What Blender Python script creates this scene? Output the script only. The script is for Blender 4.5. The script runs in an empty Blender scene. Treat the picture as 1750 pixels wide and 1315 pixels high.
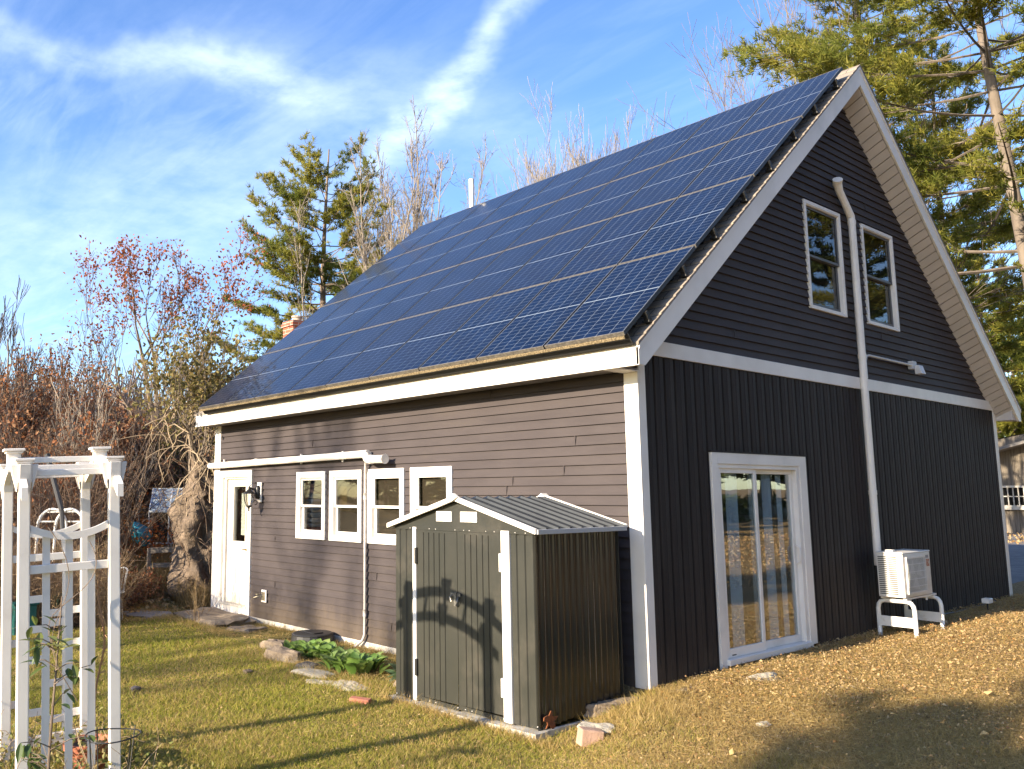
import bpy, math, random
import numpy as np
from mathutils import Vector
R = math.radians
S = bpy.context.scene
COL = S.collection

# ------------------------------------------------------------------ camera
CAM = np.array([5.0436, -6.9803, 1.2269])
cd = bpy.data.cameras.new("camera"); cam = bpy.data.objects.new("camera", cd); COL.objects.link(cam)
yaw, pitch, roll = -0.8938, 0.1390, -0.0028
fw = Vector((math.sin(yaw)*math.cos(pitch), math.cos(yaw)*math.cos(pitch), math.sin(pitch)))
rt = Vector((math.cos(yaw), -math.sin(yaw), 0.0)); up = rt.cross(fw)
r2 = math.cos(roll)*rt + math.sin(roll)*up; u2 = -math.sin(roll)*rt + math.cos(roll)*up
from mathutils import Matrix
M = Matrix((r2, u2, -fw)).transposed().to_4x4(); M.translation = Vector(CAM)
cam.matrix_world = M
cd.sensor_width = 36.0; cd.sensor_fit = 'HORIZONTAL'
cd.lens = 1469.16/1750*36
cd.shift_x = (875-689.3)/1750; cd.shift_y = -(657.5-639.15)/1750
cd.clip_start = 0.05; cd.clip_end = 2000
S.camera = cam

# ------------------------------------------------------------------ world, sun, exposure
SUND = Vector((0.065, 1.0, -0.36)).normalized()
S.view_settings.view_transform = 'Standard'; S.view_settings.look = 'None'
S.view_settings.gamma = 1.0; S.view_settings.exposure = 1.52
S.view_settings.use_curve_mapping = False

def nn(nt, typ, **kw):
    n = nt.nodes.new(typ)
    for k, v in kw.items(): setattr(n, k, v)
    return n
def setin(nt, sock, v):
    if hasattr(v, 'is_output'): nt.links.new(v, sock)
    else: sock.default_value = v
def math_(nt, op, a, b=None, clamp=False):
    n = nn(nt, 'ShaderNodeMath', operation=op, use_clamp=clamp)
    setin(nt, n.inputs[0], a)
    if b is not None: setin(nt, n.inputs[1], b)
    return n.outputs[0]
def vmath(nt, op, a, b=None):
    n = nn(nt, 'ShaderNodeVectorMath', operation=op)
    setin(nt, n.inputs[0], a)
    if b is not None: setin(nt, n.inputs[1], b)
    return n.outputs['Value'] if op in ('DOT_PRODUCT', 'LENGTH') else n.outputs[0]
def mixc(nt, f, a, b, mode='MIX'):
    n = nn(nt, 'ShaderNodeMix', data_type='RGBA', blend_type=mode)
    setin(nt, n.inputs[0], f); setin(nt, n.inputs[6], a); setin(nt, n.inputs[7], b)
    return n.outputs[2]
def maprange(nt, v, a, b, c=0.0, d=1.0, smooth=True):
    n = nn(nt, 'ShaderNodeMapRange', interpolation_type='SMOOTHSTEP' if smooth else 'LINEAR')
    setin(nt, n.inputs[0], v)
    for i, q in enumerate((a, b, c, d)): setin(nt, n.inputs[i+1], q)
    return n.outputs[0]
def noise(nt, vec, scale, detail=4, rough=0.55, dist=0.0):
    n = nn(nt, 'ShaderNodeTexNoise'); 
    if vec is not None: nt.links.new(vec, n.inputs['Vector'])
    n.inputs['Scale'].default_value = scale; n.inputs['Detail'].default_value = detail
    n.inputs['Roughness'].default_value = rough; n.inputs['Distortion'].default_value = dist
    return n.outputs['Fac']
def mapping(nt, vec, sc=(1, 1, 1), rot=(0, 0, 0), loc=(0, 0, 0)):
    n = nn(nt, 'ShaderNodeMapping'); nt.links.new(vec, n.inputs[0])
    n.inputs['Scale'].default_value = sc; n.inputs['Rotation'].default_value = rot; n.inputs['Location'].default_value = loc
    return n.outputs[0]

w = bpy.data.worlds.new("World"); S.world = w; w.use_nodes = True
nt = w.node_tree; nt.nodes.clear()
sky = nn(nt, 'ShaderNodeTexSky', sky_type='NISHITA'); sky.sun_disc = False
sky.sun_elevation = R(19.8); sky.sun_rotation = R(183.7)
sky.air_density = 1.0; sky.dust_density = 0.6; sky.ozone_density = 2.5
tc = nn(nt, 'ShaderNodeTexCoord'); dirv = vmath(nt, 'NORMALIZE', tc.outputs['Generated'])
sep = nn(nt, 'ShaderNodeSeparateXYZ'); nt.links.new(dirv, sep.inputs[0])
zz = math_(nt, 'MAXIMUM', sep.outputs[2], 0.06)
comb = nn(nt, 'ShaderNodeCombineXYZ')
setin(nt, comb.inputs[0], math_(nt, 'DIVIDE', sep.outputs[0], zz)); setin(nt, comb.inputs[1], math_(nt, 'DIVIDE', sep.outputs[1], zz))
pl = comb.outputs[0]
# thin cirrus: large soft patches, filaments drawn out along one wind direction
patch = maprange(nt, noise(nt, mapping(nt, pl, (0.35, 0.35, 1), loc=(3.1, 1.7, 0)), 1.0, 3, .5),   .30, .80)
fil = noise(nt, mapping(nt, pl, (0.7, 3.2, 1), (0, 0, R(58))), 1.6, 8, .58, 1.1)
fil2 = noise(nt, mapping(nt, pl, (1.5, 5.5, 1), (0, 0, R(38))), 2.2, 7, .6, .6)
f1 = maprange(nt, math_(nt, 'ADD', math_(nt, 'MULTIPLY', fil, .65), math_(nt, 'MULTIPLY', fil2, .35)), .36, .78)
cl = math_(nt, 'MULTIPLY', math_(nt, 'MULTIPLY', patch, f1), .42)
def streak(n_, d0, wid, ext, amp):
    """an old contrail: a band along a great circle with normal n_, strongest at direction d0"""
    off = math_(nt, 'ADD', vmath(nt, 'DOT_PRODUCT', dirv, n_), math_(nt, 'MULTIPLY', math_(nt, 'SUBTRACT', noise(nt, mapping(nt, dirv, (6, 6, 6)), 1.0, 5, .6), .5), .10))
    band = maprange(nt, math_(nt, 'ABSOLUTE', off), 0.0, wid, 1.0, 0.0)
    near = maprange(nt, vmath(nt, 'DOT_PRODUCT', dirv, d0), ext, 1.0)
    puff = maprange(nt, noise(nt, mapping(nt, dirv, (14, 14, 40)), 1.0, 7, .6), .0, .85)
    return math_(nt, 'MULTIPLY', math_(nt, 'MULTIPLY', math_(nt, 'MULTIPLY', band, near), puff), amp)
def pix(u, v):
    d = fw + r2*((u-689.3)/1469.16) - u2*((v-639.15)/1469.16); return d.normalized()
def circ(a, b): return tuple(pix(*a).cross(pix(*b)).normalized())
s1 = streak(circ((0, 45), (540, 150)), tuple(pix(260, 90)), .032, .965, .42)
s2 = streak(circ((870, 0), (650, 260)), tuple(pix(790, 80)), .032, .975, .62)
s3 = streak(circ((540, 150), (880, 240)), tuple(pix(640, 200)), .08, .96, .28)
s4 = streak(circ((0, 420), (560, 330)), tuple(pix(250, 400)), .12, .93, .35)
cl = math_(nt, 'ADD', math_(nt, 'ADD', cl, s1), math_(nt, 'ADD', math_(nt, 'ADD', s2, s3), s4), clamp=True)
cl = math_(nt, 'MULTIPLY', cl, maprange(nt, sep.outputs[2], .0, .18))
hsv = nn(nt, 'ShaderNodeHueSaturation'); hsv.inputs['Saturation'].default_value = 1.18; hsv.inputs['Value'].default_value = 1.0; hsv.inputs['Hue'].default_value = .512
nt.links.new(sky.outputs[0], hsv.inputs['Color'])
skyc = mixc(nt, cl, hsv.outputs[0], (3.9, 4.5, 5.3, 1))
bg = nn(nt, 'ShaderNodeBackground'); nt.links.new(skyc, bg.inputs[0]); bg.inputs[1].default_value = 0.125
wo = nn(nt, 'ShaderNodeOutputWorld'); nt.links.new(bg.outputs[0], wo.inputs[0])

sd = bpy.data.lights.new("sun", 'SUN'); sd.energy = 5.0; sd.angle = R(0.53); sd.color = (1.0, 0.85, 0.64)
sun = bpy.data.objects.new("sun", sd); COL.objects.link(sun)
sun.rotation_mode = 'QUATERNION'; sun.rotation_quaternion = SUND.to_track_quat('-Z', 'Y'); sun.location = (-3, -30, 20)

# ------------------------------------------------------------------ geometry helpers
class G:
    def __init__(s): s.V = []; s.F = []; s.n = 0
    def add(s, V, F):
        V = np.asarray(V, float).reshape(-1, 3); F = np.asarray(F, int)
        s.V.append(V); s.F.append(F + s.n); s.n += len(V); return s
    def quad(s, a, b, c, d): return s.add([a, b, c, d], [[0, 1, 2, 3]])
    def poly(s, pts): return s.add(pts, [list(range(len(pts)))])
    def box(s, x0, x1, y0, y1, z0, z1):
        x0, x1 = sorted((x0, x1)); y0, y1 = sorted((y0, y1)); z0, z1 = sorted((z0, z1))
        V = [(x, y, z) for z in (z0, z1) for y in (y0, y1) for x in (x0, x1)]
        return s.add(V, [[0, 2, 3, 1], [4, 5, 7, 6], [0, 1, 5, 4], [2, 6, 7, 3], [0, 4, 6, 2], [1, 3, 7, 5]])
    def beam(s, p0, p1, wd, ht, upv=(0, 0, 1)):
        p0 = Vector(p0); p1 = Vector(p1); d = (p1-p0).normalized(); u_ = Vector(upv)
        sd_ = d.cross(u_).normalized(); u_ = sd_.cross(d).normalized()
        V = []
        for p in (p0, p1):
            for a, b in ((-1, -1), (1, -1), (1, 1), (-1, 1)): V.append(p + sd_*a*wd/2 + u_*b*ht/2)
        return s.add([tuple(v) for v in V], [[0, 3, 2, 1], [4, 5, 6, 7], [0, 1, 5, 4], [1, 2, 6, 5], [2, 3, 7, 6], [3, 0, 4, 7]])
    def prism(s, pts, ext):
        n = len(pts); P = np.array(pts, float); E_ = np.array(ext, float)
        off = s.n; s.V.append(np.vstack([P, P+E_])); s.n += 2*n
        s.F.append(np.array([list(range(n))[::-1]]) + off); s.F.append(np.array([[i+n for i in range(n)]]) + off)
        s.F.append(np.array([[i, (i+1) % n, (i+1) % n + n, i+n] for i in range(n)]) + off); return s
    def tube(s, P, rad, n=8, cap=True):
        P = np.asarray(P, float); m = len(P); rad = np.broadcast_to(np.asarray(rad, float), (m,))
        T = np.gradient(P, axis=0); T /= np.linalg.norm(T, axis=1, keepdims=True)+1e-12
        c_ = np.abs(T).max(0); ref = np.zeros(3); ref[int(np.argmin(c_))] = 1.
        if c_.min() < .8: A = np.cross(T, ref); A /= np.linalg.norm(A, axis=1, keepdims=True)+1e-12
        else:
            A = np.zeros_like(T); a = np.cross(T[0], [.3, .5, .81])
            for i_ in range(m): a = a-T[i_]*(a@T[i_]); a = a/(np.linalg.norm(a)+1e-9); A[i_] = a
        B = np.cross(T, A)
        t = np.arange(n)*2*np.pi/n
        V = P[:, None] + rad[:, None, None]*(A[:, None]*np.cos(t)[None, :, None] + B[:, None]*np.sin(t)[None, :, None])
        i = np.arange(m-1)[:, None]*n; j = np.arange(n)[None]
        F = np.stack([i+j, i+(j+1) % n, i+n+(j+1) % n, i+n+j], -1).reshape(-1, 4)
        off = s.n; s.add(V.reshape(-1, 3), F)
        if cap:
            s.F.append(np.array([list(range(n))])+off); s.F.append(np.array([list(range((m-1)*n, m*n))[::-1]])+off)
        return s
    def lathe(s, prof, c=(0, 0, 0), n=20):
        t = np.arange(n)*2*np.pi/n; pr = np.array(prof, float); m = len(pr)
        V = np.stack([pr[:, :1]*np.cos(t)+c[0], pr[:, :1]*np.sin(t)+c[1], np.repeat(pr[:, 1:], n, 1)+c[2]], -1)
        i = np.arange(m-1)[:, None]*n; j = np.arange(n)[None]
        F = np.stack([i+j, i+(j+1) % n, i+n+(j+1) % n, i+n+j], -1).reshape(-1, 4)
        return s.add(V.reshape(-1, 3), F)
    def mesh(s, name, smooth=False):
        me = bpy.data.meshes.new(name)
        V = np.vstack(s.V); me.vertices.add(len(V)); me.vertices.foreach_set('co', V.ravel())
        loops = np.concatenate([f.ravel() for f in s.F]); tot = np.concatenate([np.full(len(f), f.shape[1]) for f in s.F])
        st = np.concatenate([[0], np.cumsum(tot)[:-1]])
        me.loops.add(len(loops)); me.loops.foreach_set('vertex_index', loops)
        me.polygons.add(len(tot)); me.polygons.foreach_set('loop_start', st); me.polygons.foreach_set('loop_total', tot)
        me.polygons.foreach_set('use_smooth', np.full(len(tot), bool(smooth)))
        me.update(calc_edges=True); me.validate(); return me

WLOC = {}
def tag(o, label=None, cat=None, group=None, kind=None):
    for k, v in (('label', label), ('category', cat), ('group', group), ('kind', kind)):
        if v: o[k] = v
    return o
def thing(name, label, cat, loc, rz=0.0, group=None):
    o = bpy.data.objects.new(name, None); COL.objects.link(o); o.location = loc; o.rotation_euler = (0, 0, rz)
    o.empty_display_size = .2; WLOC[o] = np.array(loc, float) if rz == 0 else np.zeros(3)
    return tag(o, label, cat, group)
def obj(name, g, m, parent=None, smooth=False, bevel=0.0, label=None, origin=None):
    """one mesh object; vertices come in world coordinates unless the parent is rotated"""
    off = WLOC[parent] if parent is not None else (np.array(origin, float) if origin is not None else np.zeros(3))
    if isinstance(g, G):
        V = np.vstack(g.V) - off; g.V = [V]; me = g.mesh(name, smooth)
    else: me = g
    me.materials.append(m)
    o = bpy.data.objects.new(name, me); COL.objects.link(o)
    if parent is not None: o.parent = parent
    elif origin is not None: o.location = origin
    WLOC[o] = off
    if bevel:
        b = o.modifiers.new('bevel', 'BEVEL'); b.width = bevel; b.segments = 2; b.limit_method = 'ANGLE'; b.angle_limit = R(40)
    if label: o['label'] = label
    return o
def copy_tree(o, parent=None):
    c = o.copy(); COL.objects.link(c)
    if parent is not None: c.parent = parent
    for ch in list(o.children): copy_tree(ch, c)
    return c

# ------------------------------------------------------------------ materials
def mat(name, c1, c2=None, rough=.6, nscale=3.0, bump=0.0, bscale=40.0, metallic=0.0, spec=.5, stretch=(1, 1, 1), thr=(.35, .65), detail=5, dirt=None, dscale=1.2, bdist=.01, coat=0.0, splash=None):
    m = bpy.data.materials.new(name); m.use_nodes = True; t = m.node_tree; t.nodes.clear()
    out = nn(t, 'ShaderNodeOutputMaterial'); p = nn(t, 'ShaderNodeBsdfPrincipled'); t.links.new(p.outputs[0], out.inputs[0])
    co = nn(t, 'ShaderNodeTexCoord').outputs['Object']; co = mapping(t, co, stretch)
    c1 = (*c1, 1)
    if c2 is not None:
        f = maprange(t, noise(t, co, nscale, detail), thr[0], thr[1]); col = mixc(t, f, c1, (*c2, 1))
    else: col = c1
    if dirt is not None:
        f = maprange(t, noise(t, co, dscale, 7, .65), .52, .72, 0, .7); col = mixc(t, f, col, (*dirt, 1))
    if splash is not None:      # mud thrown up by rain along the foot of a wall
        s_ = nn(t, 'ShaderNodeSeparateXYZ'); oc = nn(t, 'ShaderNodeTexCoord').outputs['Object']; t.links.new(oc, s_.inputs[0])
        hgt = math_(t, 'SUBTRACT', math_(t, 'MULTIPLY', noise(t, mapping(t, oc, (5, 5, 2)), 1.0, 7, .7), .75), s_.outputs[2])
        col = mixc(t, maprange(t, hgt, .0, .5, 0, .75), col, (*splash, 1))
    setin(t, p.inputs['Base Color'], col)
    p.inputs['Roughness'].default_value = rough; p.inputs['Metallic'].default_value = metallic
    p.inputs['Specular IOR Level'].default_value = spec
    if coat: p.inputs['Coat Weight'].default_value = coat; p.inputs['Coat Roughness'].default_value = .08
    if bump:
        b = nn(t, 'ShaderNodeBump'); b.inputs['Strength'].default_value = bump; b.inputs['Distance'].default_value = bdist
        t.links.new(noise(t, co, bscale, 6, .6), b.inputs['Height']); t.links.new(b.outputs[0], p.inputs['Normal'])
    return m
def leafmat(name, ramp, rough=.6, transl=.35, big=None, bigscale=.6, spec=.3):
    """foliage: each leaf its own hue out of the ramp, part of the light comes through"""
    m = bpy.data.materials.new(name); m.use_nodes = True; t = m.node_tree; t.nodes.clear()
    out = nn(t, 'ShaderNodeOutputMaterial'); p = nn(t, 'ShaderNodeBsdfPrincipled'); tr = nn(t, 'ShaderNodeBsdfTranslucent')
    geo = nn(t, 'ShaderNodeNewGeometry'); cr = nn(t, 'ShaderNodeValToRGB'); t.links.new(geo.outputs['Random Per Island'], cr.inputs[0])
    el = cr.color_ramp.elements
    while len(el) > len(ramp): el.remove(el[-1])
    while len(el) < len(ramp): el.new(1.0)
    for i, c in enumerate(ramp): el[i].position = i/(len(ramp)-1) if len(ramp) > 1 else 0; el[i].color = (*c, 1)
    col = cr.outputs[0]
    if big is not None:
        co = nn(t, 'ShaderNodeTexCoord').outputs['Object']
        col = mixc(t, maprange(t, noise(t, co, bigscale, 4), .42, .62, 0, .8), col, (*big, 1))
    setin(t, p.inputs['Base Color'], col); setin(t, tr.inputs[0], col)
    p.inputs['Roughness'].default_value = rough; p.inputs['Specular IOR Level'].default_value = spec
    mx = nn(t, 'ShaderNodeMixShader'); mx.inputs[0].default_value = transl
    t.links.new(p.outputs[0], mx.inputs[1]); t.links.new(tr.outputs[0], mx.inputs[2]); t.links.new(mx.outputs[0], out.inputs[0])
    return m
def glassmat(name, tint=(.55, .58, .56), refl=1.0, rough=.0, tr=.75):
    m = bpy.data.materials.new(name); m.use_nodes = True; t = m.node_tree; t.nodes.clear()
    out = nn(t, 'ShaderNodeOutputMaterial'); tp = nn(t, 'ShaderNodeBsdfTransparent'); gl = nn(t, 'ShaderNodeBsdfGlossy')
    tp.inputs[0].default_value = (*[q*tr for q in tint], 1); gl.inputs['Roughness'].default_value = rough; gl.inputs['Color'].default_value = (refl, refl, refl, 1)
    fr = nn(t, 'ShaderNodeFresnel'); setin(t, fr.inputs[0], maprange(t, nn(t, 'ShaderNodeNewGeometry').outputs['Backfacing'], 0, 1, 1.52, 1/1.52, False))
    co = nn(t, 'ShaderNodeTexCoord').outputs['Object']; b = nn(t, 'ShaderNodeBump'); b.inputs['Strength'].default_value = .03; b.inputs['Distance'].default_value = .02
    t.links.new(noise(t, co, 2.2, 2), b.inputs['Height']); t.links.new(b.outputs[0], gl.inputs['Normal'])
    f = math_(t, 'ADD', math_(t, 'MULTIPLY', fr.outputs[0], 1.6), .05, clamp=True)
    mx = nn(t, 'ShaderNodeMixShader'); t.links.new(f, mx.inputs[0]); t.links.new(tp.outputs[0], mx.inputs[1]); t.links.new(gl.outputs[0], mx.inputs[2])
    t.links.new(mx.outputs[0], out.inputs[0]); return m

MSIDE = mat('charcoal_vinyl', (.047, .0385, .0395), (.056, .0460, .0465), .66, 1.3, .12, 30, spec=.22, stretch=(1, 1, 4), dirt=(.061, .050, .047), dscale=.9, splash=(.105, .08, .058))
MBOARD = mat('charcoal_board', (.021, .017, .0165), (.028, .022, .021), .66, 1.5, .25, 25, spec=.2, stretch=(1, 5, .5), dirt=(.040, .032, .028), dscale=1.1, splash=(.075, .055, .04))
MTRIM = mat('white_trim', (.80, .755, .70), (.73, .685, .63), .45, 1.7, .05, 60, dirt=(.60, .57, .52), dscale=.8)
MVINYL = mat('white_vinyl', (.82, .775, .72), (.76, .71, .655), .35, 2.0, 0, dirt=(.62, .58, .52), dscale=2.0)
MDOOR = mat('cream_door_paint', (.66, .60, .50), (.60, .545, .455), .4, 2.0)
MSOFFIT = mat('soffit', (.55, .50, .47), (.50, .46, .43), .55, 2.0)
MDARKFR = mat('dark_sash', (.07, .075, .08), (.09, .09, .095), .4, 3)
MFOUND = mat('foundation_paint', (.66, .62, .54), (.5, .46, .4), .85, 4, .5, 30, dirt=(.36, .29, .2), dscale=2.5)
MBLACK = mat('black_metal', (.015, .015, .016), None, .42)
MINT = mat('interior_wall', (.50, .44, .37), (.42, .36, .30), .9, 1.2)
MGLASS = glassmat('window_glass', (.93, .93, .90), tr=.95, refl=.75)
MGLASSD = glassmat('dark_glass', (.8, .82, .85), tr=.9, refl=.34)
MDOORGL = glassmat('slider_glass', (.85, .92, .95), tr=.9)
MCURT = mat('curtain_cloth', (.85, .86, .88), (.75, .76, .8), .9, 6, .3, 12, stretch=(1, 8, 1))
MBRICK_ = None
# ------------------------------------------------------------------ ground
def sst(t): t = np.clip(t, 0, 1); return t*t*(3-2*t)
_rs = np.random.RandomState(5)
_wv = [(_rs.uniform(.4, 3.2), _rs.uniform(0, 6.28), _rs.uniform(0, 6.28)) for _ in range(16)]
def gz(x, y):
    x = np.asarray(x, float); y = np.asarray(y, float)
    z = -.79 + .21*sst((x+.6*y+.9)/1.1)
    z = np.where(y > 0, np.where(x > -.6, -.585+.012*y, z), z)
    z = z + sst((y-9)/14.)*.12 + sst((y-14)/30.)*.5*sst((x+4)/10)
    z = z + .55*sst((-x-9.2)/5.)*sst((y+7)/5.) + .5*sst((-x-18)/20)+.012*np.clip(-x-20, 0, 60)
    z = z + .03*sst((y-3.)/2)*np.exp(-((x-1.0)/.45)**2)*sst((8.5-y)/2.)*2
    z = z + .035*np.exp(-((x-.35)/.3)**2)*sst((y-.0)/1)*sst((3.6-y)/1.5)
    n = sum(np.sin(k*(x*math.cos(a)+y*math.sin(a))+b)/(1+k) for k, a, b in _wv)
    hs = ((x > -9.3) & (x < .2) & (y > -.25) & (y < 10.2))
    return z + n*.012*np.where(hs, 0, 1)
def axis_pts(a, b, st, lo, hi):
    mid = np.arange(a, b, st); up_ = [b]; s_ = st
    while up_[-1] < hi: s_ *= 1.13; up_.append(up_[-1]+s_)
    dn = [a]; s_ = st
    while dn[-1] > lo: s_ *= 1.13; dn.append(dn[-1]-s_)
    return np.concatenate([dn[::-1][:-1], mid, up_])
gx = axis_pts(-13, 7, .09, -160, 120); gy = axis_pts(-8, 11, .09, -120, 160)
X, Y = np.meshgrid(gx, gy); Z = gz(X, Y) + _rs.normal(0, .004, X.shape)
ny, nx = X.shape; i = np.arange(ny-1)[:, None]*nx; j = np.arange(nx-1)[None]
F = np.stack([i+j, i+j+1, i+nx+j+1, i+nx+j], -1).reshape(-1, 4)
gg = G(); gg.add(np.stack([X, Y, Z], -1).reshape(-1, 3), F)
MG = bpy.data.materials.new('ground_cover'); MG.use_nodes = True; t = MG.node_tree; t.nodes.clear()
out = nn(t, 'ShaderNodeOutputMaterial'); p = nn(t, 'ShaderNodeBsdfPrincipled'); t.links.new(p.outputs[0], out.inputs[0])
co = nn(t, 'ShaderNodeTexCoord').outputs['Object']; sp = nn(t, 'ShaderNodeSeparateXYZ'); t.links.new(co, sp.inputs[0])
n1 = noise(t, co, .9, 5); n2 = noise(t, co, 9, 6, .65); n3 = noise(t, co, 60, 5, .7)
green = mixc(t, maprange(t, n2, .35, .65), (.13, .135, .03, 1), (.28, .21, .075, 1))
leaf = mixc(t, maprange(t, n3, .35, .65), (.14, .085, .04, 1), (.44, .31, .15, 1))
pos = math_(t, 'ADD', math_(t, 'MULTIPLY', sp.outputs[0], .8), math_(t, 'MULTIPLY', sp.outputs[1], .45))
br = maprange(t, math_(t, 'ADD', pos, math_(t, 'MULTIPLY', n1, 2.4)), -.6, 1.8)
wood = maprange(t, math_(t, 'ADD', sp.outputs[0], math_(t, 'MULTIPLY', n1, 2)), -8.6, -9.8)
br = math_(t, 'MAXIMUM', br, wood)
col = mixc(t, br, green, leaf)
setin(t, p.inputs['Base Color'], col); p.inputs['Roughness'].default_value = .95; p.inputs['Specular IOR Level'].default_value = .1
b = nn(t, 'ShaderNodeBump'); b.inputs['Strength'].default_value = .8; b.inputs['Distance'].default_value = .03
t.links.new(n3, b.inputs['Height']); t.links.new(b.outputs[0], p.inputs['Normal'])
o = obj('ground', gg, MG, smooth=True); tag(o, 'lawn and leaf covered yard running into the woods', None, None, 'structure')

# driveway beyond the far corner of the gable wall
dg = G(); pts = [(-.35, 10.9), (3.5, 11.6), (2.5, 15), (-.5, 19), (-3.8, 26), (-9, 42), (-13, 41), (-6.2, 26), (-3.2, 17.5), (-1.6, 12.5)]
for k in range(40):
    y0, y1 = 11+k*.9, 11+(k+1)*.9
    xl = lambda y: np.interp(y, [11, 13, 17.5, 26, 42, 50], [-1.2, -1.9, -3.2, -6.4, -13, -16.5])
    xr = lambda y: np.interp(y, [11, 13, 17.5, 26, 42, 50], [3.2, 2.6, .6, -3.3, -9, -12])
    dg.quad((xl(y0), y0, gz(xl(y0), y0)+.03), (xr(y0), y0, gz(xr(y0), y0)+.03), (xr(y1), y1, gz(xr(y1), y1)+.03), (xl(y1), y1, gz(xl(y1), y1)+.03))
tag(obj('driveway', dg, mat('asphalt', (.13, .125, .125), (.18, .17, .165), .9, 4, .5, 120)), 'grey driveway passing behind the house', None, None, 'structure')

# ------------------------------------------------------------------ the house
L = -8.97; W = 9.94; YR = 4.97; SL = .842; ZE = 2.618; ZP = 7.09; OV = .27; EO = .339; XF = L-.137
house = thing('house', 'dark charcoal sided house with white trim and steep gable roof', 'house', (0, 0, -.6))
def zr(y): return ZP - SL*abs(y-YR)

def lapwall(name, mp, z0, z1, lo, hi, holes, expo=.1016, seed=0):
    g = G(); n = int(round((z1-z0)/expo)); ex = (z1-z0)/n; rs = random.Random(seed)
    for k in range(n):
        a, b_ = z0+k*ex, z0+(k+1)*ex
        cuts = sorted({a, b_} | {h[i] for h in holes for i in (2, 3) if a < h[i] < b_})
        for q in range(len(cuts)-1):
            c, d = cuts[q], cuts[q+1]; mid = (c+d)/2
            hs = sorted((h[0], h[1]) for h in holes if h[2] < mid < h[3])
            l0, l1, r0, r1 = lo(c), lo(d), hi(c), hi(d)
            if r0 <= l0: continue
            r1 = max(r1, l1)
            segs = []; pl0, pl1 = l0, l1
            for h0, h1 in hs: segs.append((pl0, pl1, h0, h0)); pl0 = pl1 = h1
            segs.append((pl0, pl1, r0, r1))
            oc = -.002-.022*(c-a)/ex; od = -.002-.022*(d-a)/ex
            for s0, s1, e0, e1 in segs:
                if e0 - s0 < .003: continue
                g.quad(mp(s0, oc, c), mp(e0, oc, c), mp(e1, od, d), mp(s1, od, d))
                if c == a: g.quad(mp(s0, -.030, c), mp(e0, -.030, c), mp(e0, oc, c), mp(s0, oc, c))
                # butt joints between siding lengths
                if c == a and e0-s0 > 2.5 and rs.random() < .5:
                    x = rs.uniform(s0+.6, e0-.6); g.box(*_bx(mp, x, x+.008, oc-.003, oc+.003, c+.002, d))
    return obj(name, g, MSIDE, house)
def _bx(mp, s0, s1, o0, o1, z0, z1):
    a = mp(s0, o0, z0); b_ = mp(s1, o1, z1); return (a[0], b_[0], a[1], b_[1], a[2], b_[2])
ME = lambda s, o, z: (s, -o, z)          # eave wall, faces -y
MGW = lambda s, o, z: (o, s, z)          # gable wall, faces +x

W1 = (-6.23, -5.45, .575, 1.56); W2 = (-5.34, -4.555, .575, 1.56); W3 = (-4.42, -3.63, .575, 1.56); W4 = (-3.50, -2.71, .575, 1.56)
DE = (-8.74, -7.62, -.77, 1.63); DS = (1.20, 3.22, -.55, 1.655)
GA = (3.64, 4.635, 3.53, 4.955); GB = (5.275, 6.29, 3.53, 4.955)
lapwall('lap_siding', ME, -.715, 2.43, lambda z: L+.02, lambda z: -.15, [W1, W2, W3, W4, DE], seed=1)
zs = lambda y: 6.64 - SL*abs(y-YR)
lapwall('gable_siding', MGW, 2.74, 6.62, lambda z: max(.0, YR-(6.64-z)/SL), lambda z: min(W, YR+(6.64-z)/SL), [GA, GB], seed=2)
# vertical board siding on the lower gable wall: board, deep groove, slightly stepped
g = G(); prof = []; y = .10; step = .178
while y < W-.08:
    prof += [(y, -.034), (y+.012, -.034), (y+.017, -.006), (y+step*.45, -.003), (y+step*.5, -.008), (y+step*.53, -.003), (y+step-.016, -.007), (y+step, -.034)]; y += step
prof = [q for q in prof if q[0] < W-.09]
for (s0, o0), (s1, o1) in zip(prof, prof[1:]):
    if s1-s0 < 1e-6: continue
    m_ = (s0+s1)/2; zt = min(2.60, zs(m_)+.02)
    if DS[0] < m_ < DS[1]: spans = [(DS[3], zt)]
    else: spans = [(-.62, zt)]
    for a, b_ in spans: g.quad(MGW(s0, o0, a), MGW(s1, o1, a), MGW(s1, o1, b_), MGW(s0, o0, b_))
obj('board_siding', g, MBOARD, house)
# plain rear and far walls, inner backing that closes the shell
g = G(); g.box(L, -.04, W-.04, W, -.75, 2.44); obj('rear_wall', g, MSIDE, house)
g = G(); g.prism([(L, .03, -.8), (L, W, -.8), (L, W, 2.44), (L, YR, 6.62), (L, .03, 2.44)], (.04, 0, 0)); obj('end_wall', g, MSIDE, house)
g = G()
g.box(L+.1, -.12, .12, W-.12, 2.34, 2.40); g.box(L+.1, -.12, .12, W-.12, -.70, -.62)     # ceiling, floor
g.box(L+.1, -.5, 3.4, 3.46, -.62, 2.34); g.box(-.8, -.76, 3.46, W-.2, -.62, 2.34); g.box(-1.3, -1.26, .1, 3.4, -.62, 2.34)
g.box(-.7, -.66, 3.3, 6.6, 3.0, 5.4)
obj('interior_wall', g, MINT, house)
# painted foundation strip
g = G(); g.box(L+.01, -.17, -.001, .10, -1.0, -.712); obj('foundation', g, MFOUND, house)
g = G(); g.box(-.10, -.015, .12, 10.0-.1, -1.0, -.60); obj('foundation', g, mat('dark_concrete', (.10, .09, .08), (.16, .14, .12), .9, 5, .5, 40), house)
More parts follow.
